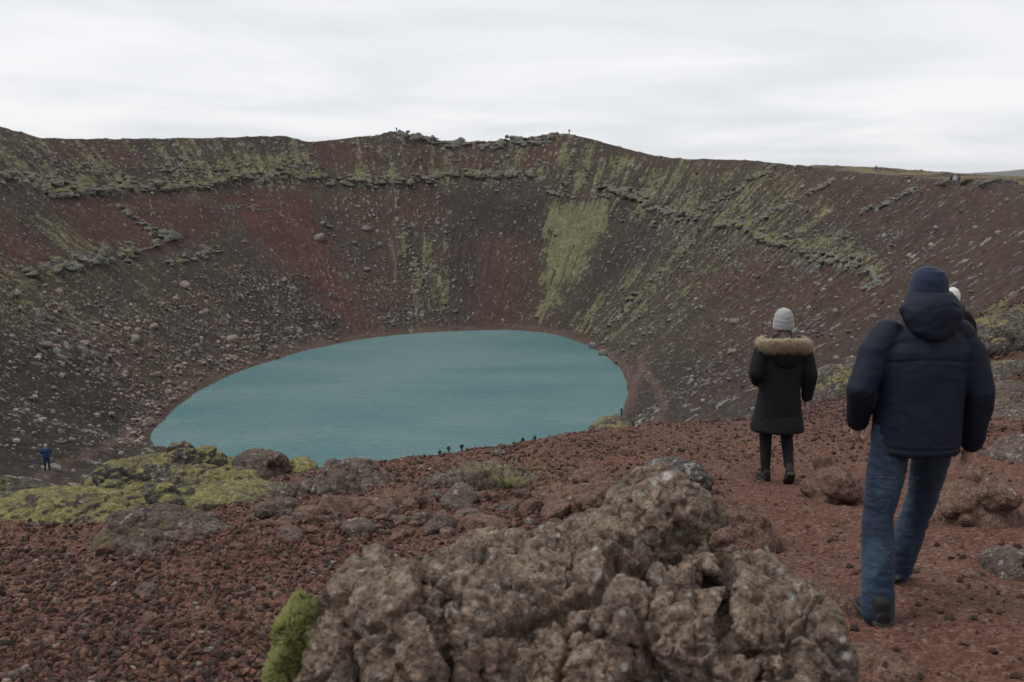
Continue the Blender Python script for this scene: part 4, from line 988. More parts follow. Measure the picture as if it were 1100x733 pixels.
def rings(rows, t=(1, 0, 0), b=(0, 1, 0), n=24, power=2.0):
    """Closed loft through ellipses (centre, half width along t, half depth along b)."""
    t, b = np.array(t, float), np.array(b, float)
    th = np.arange(n) / n * 2 * math.pi
    c_, s_ = np.cos(th), np.sin(th)
    cx = np.sign(c_) * np.abs(c_) ** (2 / power); sy = np.sign(s_) * np.abs(s_) ** (2 / power)
    co = np.concatenate([np.array(c, float)[None] + rx * cx[:, None] * t + ry * sy[:, None] * b for c, rx, ry in rows] + [np.array([rows[0][0]], float), np.array([rows[-1][0]], float)])
    f = []
    m = len(rows)
    for i in range(m - 1):
        for j in range(n):
            a, a2 = i * n + j, i * n + (j + 1) % n
            f += [(a, a2, a2 + n), (a, a2 + n, a + n)]
    for j in range(n):
        f.append((m * n, (j + 1) % n, j)); f.append((m * n + 1, (m - 1) * n + j, (m - 1) * n + (j + 1) % n))
    return co, np.array(f)
def ell(c, r, rz=0.0, sub=3):
    v, f = ICO[sub]
    return (v * np.array(r)) @ rotz_m(rz).T + np.array(c), f
def lerp(a, b, t): return tuple(np.array(a) * (1 - t) + np.array(b) * t)

def cloth(name, base, scale=60, fold=0.5, rough=0.85, var=0.25, sheen=0.2, wear=None):
    M = Mat(name)
    pos = M.coord('Object')
    n1 = M.noise(pos, 5, 4, 0.6); n2 = M.noise(pos, scale, 3, 0.7)
    c = scale_col(M, base, M.rng(n1, 0.3, 0.7, 1 - var, 1 + var, False))
    c = scale_col(M, c, M.rng(n2, 0.25, 0.75, 0.8, 1.2, False))
    if wear: c = M.mix(M.rng(M.noise(M.coord('Object', (1, 1, 0.45)), 6, 3, 0.5), 0.48, 0.66), c, wear)
    fo = M.noise(M.coord('Object', (3.0, 3.0, 9.0)), 2.2, 4, 0.6, 0.8)
    M.b.inputs['Sheen Weight'].default_value = sheen
    M.b.inputs['Sheen Roughness'].default_value = 0.5
    return M.out(c, M.bump(n2, 0.002, 0.6, M.bump(fo, 0.022 * fold, 0.8)), rough)
SKIN = plain_material('skin', [(0.3, (0.36, 0.215, 0.165)), (0.7, (0.46, 0.29, 0.235))], 14, 0.6, None, 0.3)
HAIR = plain_material('brown_hair', [(0.3, (0.030, 0.020, 0.014)), (0.7, (0.07, 0.048, 0.034))], 40, 0.6)
NAVY = cloth('navy_shell', (0.0048, 0.0078, 0.0180), 240, 0.22, 0.72, 0.12, 0.0)
NAVY_WOOL = cloth('navy_wool', (0.011, 0.020, 0.042), 150, 0.3, 0.95, 0.2, 0.15)
JEANS = cloth('blue_denim', (0.014, 0.025, 0.046), 260, 0.8, 0.9, 0.2, 0.05, (0.031, 0.052, 0.082))
BLACK = cloth('black_cotton', (0.0058, 0.0060, 0.0072), 200, 0.4, 0.85, 0.2, 0.0)
BLACK_LEG = cloth('black_leggings', (0.0065, 0.0068, 0.0080), 200, 0.3, 0.85, 0.2, 0.0)
GREY_WOOL = cloth('grey_wool', (0.27, 0.268, 0.272), 130, 0.3, 0.95, 0.2, 0.3)
WHITE_WOOL = cloth('white_wool', (0.52, 0.505, 0.48), 130, 0.3, 0.95, 0.15, 0.3)
BOOT = cloth('dark_boot_leather', (0.016, 0.015, 0.015), 160, 0.3, 0.7, 0.3, 0.0)
SOLE = plain_material('rubber_sole', [(0.3, (0.028, 0.027, 0.026)), (0.7, (0.055, 0.050, 0.046))], 60, 0.8)
FUR_M = Mat('tan_fur')
FUR = FUR_M.out(FUR_M.ramp(FUR_M.attr('tip')['Fac'], [(0, (0.14, 0.10, 0.065)), (0.25, (0.36, 0.275, 0.19)), (0.7, (0.62, 0.51, 0.38)), (1, (0.78, 0.69, 0.56))]), None, 0.8)

def piece(name, parts, voxel, mat, root, smooth=4, fold=0.0, seed=0, knit=None, shape=None, fsc=(7.0, 7.0, 17.0)):
    co, f = remesh(parts, voxel, smooth)
    if fold:
        n = vnormals(co, f)
        q_ = co * np.array(fsc)
        d = fbm3(q_ + 0.8 * noise3(co * 5, seed)[:, None], seed, 3, 0.5)
        co = co + n * (fold * (1 - np.abs(d) * 3.0))[:, None]
    if knit:
        cx, cy, k = knit
        a = np.arctan2(co[:, 1] - cy, co[:, 0] - cx)
        n = vnormals(co, f)
        co = co + n * (0.0022 * np.sin(a * k))[:, None]
    if shape is not None: co = shape(co, f)
    return mesh_np(name, co, f, mat, root)

def build_body(J, root, voxel, fingers=True):
    """One continuous figure: head with a face, neck, trunk, arms, hands with fingers, legs and feet."""
    H = np.array(J['head']); yaw = J.get('yaw', 0.0)
    fd = np.array([-math.sin(yaw), math.cos(yaw), -0.10]); rt = np.array([math.cos(yaw), math.sin(yaw), 0])
    up = np.array([0, 0, 1.0])
    L = lambda a, b, c: H + rt * a + fd * b + up * c
    parts = [ell(H, (0.074, 0.094, 0.112), yaw), ell(L(0, 0.030, -0.06), (0.056, 0.062, 0.062), yaw), tube(J['neck'], L(0, -0.01, -0.05), 0.058, 0.054)]
    parts += [tube(L(0, 0.092, 0.012), L(0, 0.112, -0.030), 0.010, 0.016), ell(L(0, 0.088, -0.062), (0.026, 0.012, 0.009), yaw), ell(L(0, 0.080, -0.098), (0.024, 0.02, 0.018), yaw)]
    for s_ in (-1, 1):
        parts += [ell(L(s_ * 0.076, -0.008, -0.012), (0.010, 0.020, 0.032), yaw), ell(L(s_ * 0.031, 0.080, 0.010), (0.013, 0.012, 0.010), yaw), ell(L(s_ * 0.030, 0.086, 0.028), (0.020, 0.008, 0.006), yaw)]
    pl, nk = np.array(J['pelvis']), np.array(J['neck'])
    parts.append(rings([(pl + (0, 0, -0.10), 0.10, 0.08), (pl, 0.155, 0.105), (lerp(pl, nk, 0.3), 0.135, 0.095), (lerp(pl, nk, 0.65), 0.16, 0.105), (lerp(pl, nk, 0.88), 0.165, 0.09), (nk, 0.06, 0.055)]))
    for s_ in 'lr':
        sh, el, wr = J['sh_' + s_], J['el_' + s_], J['wr_' + s_]
        parts += [tube(nk - (0, 0, 0.06), sh, 0.055, 0.052), tube(sh, el, 0.050, 0.038), tube(el, wr, 0.037, 0.026)]
        hd = np.array(J['hand_' + s_], float); hd /= np.linalg.norm(hd)          # way the hand points
        pn = np.array(J['palm_' + s_], float); pn -= hd * (pn @ hd); pn /= np.linalg.norm(pn)    # way the palm faces
        sd = np.cross(hd, pn)                                                    # towards the thumb (either hand: sign below)
        if J.get('thumb_' + s_, 1) < 0: sd = -sd
        w = np.array(wr)
        kn = w + hd * 0.085
        parts.append(tube(w + hd * 0.01, kn - hd * 0.012, 0.024, 0.026)); parts.append(rings([(w + hd * 0.01, 0.026, 0.016), (w + hd * 0.05, 0.039, 0.0165), (kn, 0.042, 0.014)], sd, pn))
        if fingers:
            for i, (off, ln) in enumerate(zip((0.030, 0.010, -0.011, -0.031), (0.072, 0.080, 0.074, 0.058))):
                a = kn - hd * 0.012 + sd * off
                curl = J.get('curl_' + s_, 0.8) * (1 + 0.12 * i)
                d0 = hd * math.cos(curl * 0.45) + pn * math.sin(curl * 0.45); d1 = hd * math.cos(curl * 1.25) + pn * math.sin(curl * 1.25); d2 = hd * math.cos(curl * 1.9) + pn * math.sin(curl * 1.9)
                b_ = a + d0 * (0.012 + ln * 0.48); c_ = b_ + d1 * ln * 0.30; e_ = c_ + d2 * ln * 0.24
                parts += [tube(a, b_, 0.0098, 0.0090, 10), tube(b_, c_, 0.0090, 0.0080, 10), tube(c_, e_, 0.0080, 0.0068, 10)]
            a = w + hd * 0.028 + sd * 0.028; b_ = a + (hd * 0.62 + sd * 0.55 + pn * 0.45) * 0.042; c_ = b_ + (hd * 0.85 + sd * 0.12 + pn * 0.5) * 0.034
            parts += [tube(a - sd * 0.012, b_, 0.0135, 0.0105, 10), tube(b_, c_, 0.0105, 0.0085, 10)]
        hp, kn_, an = J['hip_' + s_], J['kn_' + s_], J['an_' + s_]
        parts += [tube(hp, kn_, 0.078, 0.050), tube(kn_, an, 0.050, 0.034), tube(lerp(kn_, an, 0.1), lerp(kn_, an, 0.4), 0.046, 0.046)]
        td = np.array(J['toe_' + s_], float); td /= np.linalg.norm(td)
        parts.append(tube(np.array(an) - td * 0.02 + (0, 0, -0.045), np.array(an) + td * 0.14 + np.array([0, 0, -0.055]), 0.028, 0.026))
    co, f = remesh(parts, voxel, 2)
    return mesh_np('body', co, f, SKIN, root)

def boot(J, s_, root, voxel, mat, high=0.0, k=1.0):
    an = np.array(J['an_' + s_], float); td = np.array(J['toe_' + s_], float); td /= np.linalg.norm(td)
    pitch_up = np.array(J.get('footup_' + s_, (0, 0, 1)), float)
    up = pitch_up - td * (pitch_up @ td); up /= np.linalg.norm(up)
    sd = np.cross(td, up)
    O = an - up * 0.085
    r = [(-0.072, 0.026, 0.046), (-0.064, 0.036, 0.050), (-0.03, 0.040, 0.054), (0.03, 0.042, 0.050), (0.09, 0.049, 0.040), (0.14, 0.048, 0.034), (0.185, 0.036, 0.028), (0.20, 0.018, 0.016)]
    up_parts = [rings([(O + td * a * k + up * (0.018 + h * 0.5), w * k, h * 0.62) for a, w, h in r], sd, up, 20, 2.5), tube(O - td * 0.028 + up * 0.055, O - td * 0.030 + up * (0.125 + high), 0.042 * k, 0.040 * k), ell(O + td * 0.05 * k + up * 0.062, (0.036, 0.04, 0.03))]
    o = piece('boot', up_parts, voxel, mat, root, 2)
    so = [rings([(O + td * a * k + up * 0.012, w * k * 1.12, 0.0165) for a, w, h in r], sd, up, 24, 5.0)]
    for a in np.linspace(-0.07, 0.17, 9) if voxel < 0.01 else []:
        so.append(rings([(O + td * (a * k - 0.008) + up * -0.002, 0.036, 0.008), (O + td * (a * k + 0.008) + up * -0.002, 0.036, 0.008)], sd, up, 12, 5.0))
    piece('sole', so, min(voxel, 0.007) if voxel < 0.01 else voxel, SOLE, o, 0)
    return o

def fur_band(path, rad, n, length, seed, root, name):
    """A thick soft edge of fur along a curve."""
    r = np.random.default_rng(seed)
    path = np.array(path, float)
    seg = np.linspace(0, len(path) - 1, 60); pts = np.stack([np.interp(seg, np.arange(len(path)), path[:, i]) for i in range(3)], 1)
    for _ in range(3): pts[1:-1] = (pts[:-2] + 2 * pts[1:-1] + pts[2:]) / 4
    core = [tube(pts[i], pts[i + 2], rad, rad, 10) for i in range(0, 58, 2)]
    cc, cf = remesh(core, rad / 3.5, 2)
    n_ = vnormals(cc, cf)
    k = r.integers(0, len(cc), n)
    co, f, tp = shoots(cc[k] + r.normal(0, rad * 0.08, (n, 3)), n_[k] + np.array([0, 0, -0.25]), r, length, 0.0022, 0.25)
    return mesh_np(name, np.concatenate([cc, co]), np.concatenate([cf[:, [0, 1, 2]], cf[:, [0, 2, 3]], f + len(cc)]), FUR, root, attrs={'tip': np.concatenate([np.full(len(cc), 0.2), tp])})

def anchor(u, v, y, dz=0.0):
    a, b = ray(u, v)
    return Vector((a * y, y, ground_z(a * y, y) + dz))

# --- the walker in the navy jacket
A = anchor(957, 640, 5.02)
man = tag(empty('person', A), 'person in navy padded jacket, blue beanie and jeans walking away along the red path', 'person')
gl = ground_z(A.x - 0.165, A.y - 0.34) - A.z; gr = ground_z(A.x + 0.02, A.y + 0.40) - A.z
J = dict(head=(0.125, 0.10, 1.645), neck=(0.095, 0.055, 1.50), pelvis=(0.065, -0.02, 0.96), sh_l=(-0.128, 0.03, 1.428), sh_r=(0.312, 0.045, 1.428),
         el_l=(-0.245, -0.06, 1.175), wr_l=(-0.205, 0.08, 0.965), el_r=(0.375, -0.04, 1.15), wr_r=(0.380, 0.03, 0.855),
         hand_l=(0.05, 0.45, -0.9), palm_l=(1, 0.2, 0), thumb_l=-1, hand_r=(-0.05, 0.2, -1), palm_r=(-0.75, -0.55, 0), thumb_r=1, curl_r=0.75, curl_l=0.9,
         hip_l=(-0.055, -0.03, 0.93), kn_l=(-0.135, -0.10, 0.52 + gl * 0.5), an_l=(-0.195, -0.34, 0.105 + gl), hip_r=(0.180, 0.0, 0.93), kn_r=(0.215, 0.20, 0.53 + gr * 0.4), an_r=(0.150, 0.33, 0.125 + gr),
         toe_l=(-0.06, 1, 0.0), toe_r=(0.60, 0.85, -0.22), footup_r=(0, 0.25, 1))
build_body(J, man, 0.0055)
def shirt(J, hem, wide, deep, sleeve, belly=1.0, flare=1.0, shoulder=1.0):
    pl, nk = np.array(J['pelvis']), np.array(J['neck'])
    def c(z): t = (z - pl[2]) / (nk[2] - pl[2]); return pl + (nk - pl) * t
    zs_ = nk[2]
    rows = [(c(hem), wide * 0.97 * flare, deep * 1.0 * flare), (c(hem + 0.03), wide * 1.0 * flare, deep * 1.03 * flare), (c(hem + 0.16), wide * 0.99 * (1 + (flare - 1) * 0.5), deep * 1.02), (c(lerp((hem,), (zs_,), 0.45)[0]), wide * belly, deep), (c(zs_ - 0.24), wide * 1.06, deep * 1.02), (c(zs_ - 0.13), wide * 1.10 * shoulder, deep * 0.95), (c(zs_ - 0.055), wide * 0.98 * shoulder, deep * 0.76), (c(zs_ - 0.01), wide * 0.52, deep * 0.62), (c(zs_ + 0.03), 0.085, 0.085)]
    parts = [rings(rows, n=36, power=2.35)]
    for s_ in 'lr':
        sh, el, wr = J['sh_' + s_], J['el_' + s_], J['wr_' + s_]
        a, b = sleeve
        ins = lerp(sh, J['neck'], 0.16)
        parts += [tube(ins, lerp(sh, el, 0.35), a * 1.0, a * 1.02, 18), tube(lerp(sh, el, 0.3), el, a * 1.02, a * 0.88, 18), tube(el, lerp(el, wr, 0.92), a * 0.90, b, 18)]
    return parts
def seams(co, f):
    n = vnormals(co, f); cx_ = 0.065 + (co[:, 2] - 0.96) * 0.055
    g = lambda d, w: np.exp(-(d / w) ** 2)
    x = co[:, 0] - cx_; torso = sstep(0.235 - np.abs(x), 0.0, 0.02); back = sstep(-co[:, 1], -0.02, 0.04)
    d = 0.0055 * g(co[:, 2] - 0.885, 0.007) * torso + 0.0045 * g(co[:, 2] - (1.335 - 0.5 * x * x), 0.006) * torso * back
    d += 0.004 * g(x, 0.006) * back * sstep(co[:, 2], 1.30, 1.34) + 0.0045 * g(np.abs(x) - (0.165 - 0.05 * (1.35 - co[:, 2])), 0.006) * back * sstep(1.33 - co[:, 2], 0, 0.02)
    # soft creases: diagonal pulls across the back, rings at the elbows
    cr = np.sin((co[:, 2] * 38 + x * 22 + 2.2 * fbm3(co * 5, 91, 3))) * sstep(fbm3(co * 3.2, 92, 2), 0.0, 0.35)
    return co - n * (d + 0.0032 * cr)[:, None]
jacket = piece('jacket', shirt(J, 0.848, 0.218, 0.158, (0.080, 0.056), 1.02, 1.0, 1.05), 0.0065, NAVY, man, 10, 0.0040, 11, None, seams, (4.2, 4.2, 6.5))
for s_ in 'lr':
    w = np.array(J['wr_' + s_]); d = w - np.array(J['el_' + s_]); d /= np.linalg.norm(d)
    piece('cuff', [tube(w - d * 0.045, w - d * 0.012, 0.054, 0.050)], 0.006, NAVY, jacket, 2, 0.002, 12)
hx_ = 0.112
hood = piece('hood', [rings([((hx_ - 0.01, -0.055, 1.435), 0.07, 0.06), ((hx_ - 0.008, -0.045, 1.475), 0.112, 0.080), ((hx_ - 0.004, -0.012, 1.535), 0.148, 0.108), ((hx_, 0.0, 1.580), 0.150, 0.118), ((hx_ + 0.005, 0.025, 1.630), 0.122, 0.122), ((hx_ + 0.01, 0.055, 1.662), 0.098, 0.112)], n=36),
                      tube((hx_ - 0.135, 0.0, 1.575), (hx_ - 0.01, -0.088, 1.560), 0.030, 0.034), tube((hx_ - 0.01, -0.088, 1.560), (hx_ + 0.135, 0.0, 1.580), 0.034, 0.030)], 0.0075, NAVY, man, 7, 0.005, 13, None, None, (5, 5, 11))
hc = np.array(J['head'])
beanie = piece('beanie', [rings([((hc[0], hc[1] - 0.012, hc[2] - 0.035), 0.088, 0.106), ((hc[0], hc[1] - 0.012, hc[2] + 0.03), 0.092, 0.109), ((hc[0], hc[1] - 0.012, hc[2] + 0.08), 0.086, 0.100), ((hc[0], hc[1] - 0.015, hc[2] + 0.118), 0.066, 0.078), ((hc[0], hc[1] - 0.016, hc[2] + 0.138), 0.036, 0.044), ((hc[0], hc[1] - 0.016, hc[2] + 0.144), 0.008, 0.01)], n=36)], 0.006, NAVY_WOOL, man, 3, 0.002, 14, (hc[0], hc[1] - 0.012, 46))
piece('brim', [rings([((hc[0], hc[1] - 0.012, hc[2] - 0.045), 0.093, 0.111), ((hc[0], hc[1] - 0.012, hc[2] + 0.012), 0.096, 0.114)], n=36)], 0.006, NAVY_WOOL, beanie, 2, 0.0015, 15, (hc[0], hc[1] - 0.012, 46))
def trousers(J, r, seat=0.17, deep=0.125, low=0.05):
    pl = np.array(J['pelvis'])
    parts = [rings([(pl + (0, 0, -0.10), seat * 0.80, deep * 0.85), (pl + (0, 0, -0.02), seat, deep), (pl + (0, 0, 0.10), seat * 0.97, deep * 0.92)], n=30)]
    for s_ in 'lr':
        hp, kn, an = J['hip_' + s_], J['kn_' + s_], J['an_' + s_]
        lo = np.array(lerp(kn, an, 1.0)) + np.array([0, 0, -low])
        parts += [tube(np.array(hp) + (0, 0, 0.02), lerp(hp, kn, 0.5), r[0], lerp((r[0],), (r[1],), 0.5)[0] * 1.04, 20), tube(lerp(hp, kn, 0.5), kn, lerp((r[0],), (r[1],), 0.5)[0] * 1.04, r[1], 20), tube(kn, lerp(kn, lo, 0.55), r[1], (r[1] + r[2]) / 2, 20), tube(lerp(kn, lo, 0.5), lerp(kn, lo, 0.94), (r[1] + r[2]) / 2, r[2], 20)]
        parts.append(ell(np.array(hp) + np.array([0, -0.040, -0.02]), (0.092, 0.072, 0.095)))
    return parts
piece('jeans', trousers(J, (0.100, 0.076, 0.077), 0.178, 0.128, 0.070), 0.0075, JEANS, man, 4, 0.0060, 16)
for s_ in 'lr': boot(J, s_, man, 0.0065, BOOT, -0.02, 1.06)

# --- the walker in the fur trimmed parka
A2 = anchor(833, 512, 9.35)
woman = tag(empty('person', A2), 'person in black fur trimmed parka and grey knitted hat walking on the red path', 'person')
J2 = dict(head=(0.03, 0.08, 1.535), neck=(0.02, 0.04, 1.40), pelvis=(0.0, 0.0, 0.90), sh_l=(-0.165, 0.02, 1.335), sh_r=(0.205, 0.02, 1.335), yaw=-0.2,
          el_l=(-0.245, -0.07, 1.09), wr_l=(-0.19, 0.12, 0.965), el_r=(0.275, -0.04, 1.06), wr_r=(0.275, 0.03, 0.82), hand_l=(0.3, 0.8, -0.4), palm_l=(0.9, -0.4, 0), thumb_l=-1, hand_r=(0, 0.25, -1), palm_r=(-1, -0.1, 0), thumb_r=1,
          hip_l=(-0.085, 0.0, 0.87), kn_l=(-0.10, 0.06, 0.48), an_l=(-0.115, -0.06, 0.10), hip_r=(0.085, 0.0, 0.87), kn_r=(0.095, 0.03, 0.49), an_r=(0.055, -0.26, 0.20), toe_l=(-0.1, 1, 0), toe_r=(0.1, 0.75, -0.62), footup_r=(0, 0.75, 0.65))
build_body(J2, woman, 0.0075)
piece('parka', shirt(J2, 0.515, 0.200, 0.150, (0.080, 0.054), 0.95, 1.28, 0.95), 0.010, BLACK, woman, 5, 0.0035, 21)
piece('hood', [ell((0.02, -0.125, 1.275), (0.135, 0.065, 0.135)), tube((-0.13, -0.02, 1.345), (0.02, -0.135, 1.33), 0.05, 0.055), tube((0.02, -0.135, 1.33), (0.17, -0.02, 1.345), 0.055, 0.05)], 0.010, BLACK, woman, 3, 0.004, 22)
fur_band([(-0.165, 0.05, 1.365), (-0.180, -0.05, 1.350), (-0.12, -0.145, 1.365), (0.02, -0.175, 1.372), (0.16, -0.145, 1.365), (0.220, -0.05, 1.350), (0.205, 0.05, 1.365)], 0.043, 7000, 0.048, 5, woman, 'fur_trim')
h2 = np.array(J2['head'])
beanie2 = piece('beanie', [rings([((h2[0], h2[1] - 0.01, h2[2] - 0.03), 0.090, 0.104), ((h2[0], h2[1] - 0.01, h2[2] + 0.04), 0.093, 0.107), ((h2[0], h2[1] - 0.012, h2[2] + 0.09), 0.082, 0.094), ((h2[0], h2[1] - 0.015, h2[2] + 0.135), 0.056, 0.064), ((h2[0], h2[1] - 0.015, h2[2] + 0.155), 0.012, 0.014)], n=36)], 0.007, GREY_WOOL, woman, 3, 0.003, 23, (h2[0], h2[1], 40))
piece('brim', [rings([((h2[0], h2[1] - 0.01, h2[2] - 0.045), 0.096, 0.110), ((h2[0], h2[1] - 0.01, h2[2] + 0.018), 0.098, 0.112)], n=36)], 0.007, GREY_WOOL, beanie2, 2, 0.0015, 24, (h2[0], h2[1], 40))
piece('hair', [ell((h2[0], h2[1] - 0.055, h2[2] - 0.085), (0.070, 0.045, 0.075)), tube((h2[0], h2[1] - 0.06, h2[2] - 0.08), (0.02, -0.055, 1.40), 0.055, 0.05)], 0.008, HAIR, woman, 2, 0.003, 25)
piece('leggings', trousers(J2, (0.092, 0.062, 0.042), 0.168, 0.12, 0.0), 0.009, BLACK_LEG, woman, 4, 0.003, 26)
for s_ in 'lr':
    boot(J2, s_, woman, 0.0065, BOOT, -0.035, 0.95)
    an = np.array(J2['an_' + s_]); kn = np.array(J2['kn_' + s_]); d = (kn - an) / np.linalg.norm(kn - an)
    so_ = piece('sock', [tube(an + d * 0.046, an + d * 0.056, 0.043, 0.043)], 0.007, GREY_WOOL, woman, 1)

# --- people seen small: the same figure with fewer details, in other clothes and poses
def small_person(loc, rotz, label, top, bottom, hat, pose='stand', h=1.72, voxel=0.022, group=None, fur=False, bag=None):
    r = tag(empty('person', loc, rotz), label, 'person', group)
    k = h / 1.78
    Q = dict(head=(0, 0.03, 1.66), neck=(0, 0, 1.49), pelvis=(0, 0, 0.95), sh_l=(-0.20, 0, 1.42), sh_r=(0.20, 0, 1.42), el_l=(-0.27, -0.03, 1.16), wr_l=(-0.25, 0.08, 0.93), el_r=(0.27, -0.03, 1.16), wr_r=(0.25, 0.08, 0.93),
             hand_l=(0, 0.2, -1), palm_l=(1, 0, 0), thumb_l=-1, hand_r=(0, 0.2, -1), palm_r=(-1, 0, 0), hip_l=(-0.10, 0, 0.92), kn_l=(-0.11, 0.03, 0.50), an_l=(-0.12, -0.03, 0.10), hip_r=(0.10, 0, 0.92), kn_r=(0.11, 0.03, 0.50), an_r=(0.12, -0.02, 0.10), toe_l=(-0.2, 1, 0), toe_r=(0.2, 1, 0))
    if pose == 'walk': Q.update(kn_l=(-0.11, 0.16, 0.52), an_l=(-0.11, 0.26, 0.11), kn_r=(0.11, -0.02, 0.50), an_r=(0.11, -0.30, 0.16), el_l=(-0.28, -0.14, 1.17), wr_l=(-0.26, -0.08, 0.94), el_r=(0.28, 0.04, 1.17), wr_r=(0.25, 0.24, 1.0))
    if pose == 'photo': Q.update(el_l=(-0.30, 0.10, 1.22), wr_l=(-0.08, 0.28, 1.46), el_r=(0.30, 0.10, 1.22), wr_r=(0.08, 0.28, 1.46), hand_l=(0.4, 0.2, 1), hand_r=(-0.4, 0.2, 1))
    if pose == 'sit':
        dz = -0.55
        for n_ in ('head', 'neck', 'pelvis', 'sh_l', 'sh_r', 'hip_l', 'hip_r'): Q[n_] = (Q[n_][0], Q[n_][1] - 0.05, Q[n_][2] + dz)
        Q.update(el_l=(-0.25, 0.12, 0.66), wr_l=(-0.10, 0.33, 0.62), el_r=(0.25, 0.12, 0.66), wr_r=(0.10, 0.33, 0.62), kn_l=(-0.13, 0.38, 0.52), an_l=(-0.12, 0.46, 0.10), kn_r=(0.13, 0.38, 0.52), an_r=(0.12, 0.46, 0.10), hand_l=(0.5, 0.6, -0.2), hand_r=(-0.5, 0.6, -0.2))
    for n_, v_ in list(Q.items()):
        if isinstance(v_, tuple) and n_.split('_')[0] in ('head', 'neck', 'pelvis', 'sh', 'el', 'wr', 'hip', 'kn', 'an'): Q[n_] = tuple(np.array(v_) * k)
    build_body(Q, r, voxel * 0.7, voxel < 0.012)
    hem = Q['pelvis'][2] - 0.06
    jk = piece('jacket', shirt(Q, hem, 0.20, 0.15, (0.082, 0.056)), voxel, top, r, 2)
    piece('trousers', trousers(Q, (0.098, 0.074, 0.06), 0.17, 0.125, 0.0), voxel, bottom, r, 2)
    for s_ in 'lr': boot(Q, s_, r, voxel, BOOT)
    hq = np.array(Q['head'])
    if hat == 'hair': piece('hair', [ell(hq + (0, -0.025, 0.03), (0.088, 0.095, 0.10)), ell(hq + (0, -0.06, -0.05), (0.07, 0.05, 0.08))], voxel * 0.7, HAIR, r, 1)
    else:
        b_ = piece('beanie', [rings([(hq + (0, -0.01, -0.02), 0.092, 0.108), (hq + (0, -0.01, 0.06), 0.092, 0.106), (hq + (0, -0.01, 0.12), 0.066, 0.075), (hq + (0, -0.01, 0.15), 0.015, 0.018)])], voxel * 0.7, hat, r, 1)
    if fur: piece('scarf', [tube((-0.09, 0.02, Q['neck'][2] + 0.035), (0, -0.085, Q['neck'][2] + 0.035), 0.05, 0.055), tube((0, -0.085, Q['neck'][2] + 0.035), (0.09, 0.02, Q['neck'][2] + 0.035), 0.055, 0.05), tube((0.09, 0.02, Q['neck'][2] + 0.035), (0, 0.10, Q['neck'][2] + 0.02), 0.05, 0.05), tube((-0.09, 0.02, Q['neck'][2] + 0.035), (0, 0.10, Q['neck'][2] + 0.02), 0.05, 0.05)], 0.012, WHITE_WOOL, r, 2, 0.004, 3)
    if bag: piece('backpack', [rings([((0, -0.20, Q['pelvis'][2] + 0.08), 0.12, 0.06), ((0, -0.22, Q['pelvis'][2] + 0.2), 0.15, 0.09), ((0, -0.20, Q['neck'][2] - 0.05), 0.12, 0.06)], power=3)], voxel, bag, r, 1)
    return r
BLUE = cloth('blue_raincoat', (0.022, 0.045, 0.13), 100, 0.5, 0.7, 0.2, 0.0)
BLUE_LEG = cloth('dark_blue_trousers', (0.020, 0.026, 0.070), 100, 0.5, 0.8)
DARK_COAT = cloth('charcoal_coat', (0.020, 0.021, 0.025), 100, 0.5, 0.8)
TEAL_COAT = cloth('slate_coat', (0.040, 0.065, 0.090), 100, 0.5, 0.8)
PALE_COAT = cloth('pale_grey_coat', (0.42, 0.43, 0.45), 100, 0.5, 0.8)
YELLOW_WOOL = cloth('straw_wool', (0.40, 0.30, 0.16), 100, 0.3, 0.9)
GREY_LEG = cloth('grey_trousers', (0.10, 0.10, 0.11), 100, 0.4, 0.85)
# behind the man: only the hat, scarf and shoulder show past his collar
A3 = anchor(1016, 420, 12.2)
p3 = small_person(A3, -0.15, 'person in white hat and pale scarf half hidden behind the navy jacket', BLACK, BLACK_LEG, WHITE_WOOL, 'walk', 1.70, 0.011, fur=True)
A_ = hit(51, 506.5, 30)
small_person(A_, 0.5, 'person in blue raincoat and trousers standing on the slope below the mossy hummocks', BLUE, BLUE_LEG, YELLOW_WOOL, 'photo', 1.75, 0.016)
GL = 'visitors by the lake shore'
for u, v, lab, top, bot, hat, pose in [(496, 486.5, 'person with white hat standing tall in black against the lake', DARK_COAT, BLACK, WHITE_WOOL, 'stand'), (482, 488.6, 'smaller figure with pale head next to the tall black figure at the lake', TEAL_COAT, GREY_LEG, WHITE_WOOL, 'stand'),
                                       (472.5, 490, 'dark crouching figure at the end of the row of lakeside visitors', DARK_COAT, BLACK, 'hair', 'sit'), (552, 480.9, 'dark seated figure by the lake beside the pair on the brow', DARK_COAT, BLACK, 'hair', 'sit'),
                                       (561.5, 479.4, 'dark standing figure in the middle of the trio at the lake', DARK_COAT, BLACK, 'hair', 'stand'), (574.5, 477, 'figure in slate coat at the rocky end of the trio by the lake', TEAL_COAT, BLACK, 'hair', 'stand')]:
    small_person(hit(u, v, 120), 0.2, lab, top, bot, hat, pose, 1.72, 0.030, GL)
small_person(hit(667.5, 446.5, 120), 1.0, 'figure in blue coat on the shore above the mossy brow outcrop', BLUE, BLACK, WHITE_WOOL, 'stand', 1.72, 0.030, GL)
small_person(hit(662.5, 447.5, 120), 0.6, 'figure in pale coat on the shore beside the blue coated figure', PALE_COAT, GREY_LEG, WHITE_WOOL, 'sit', 1.65, 0.030, GL)
GRIM = 'walkers on the crater rim'
for u, lab, top, hat, y in [(1021.5, 'dark coated walker at the outer end of three on the rim', DARK_COAT, 'hair', 142), (1025.5, 'walker in pale coat in the middle of three on the rim', PALE_COAT, WHITE_WOOL, 143), (1030, 'slate coated walker nearest the rock pile on the rim', TEAL_COAT, 'hair', 141)]:
    q3 = crest_point(u); small_person(q3 + Vector((0, 0, -0.05)), 0.3, lab, top, GREY_LEG, hat, 'walk', 1.78, 0.026, GRIM)
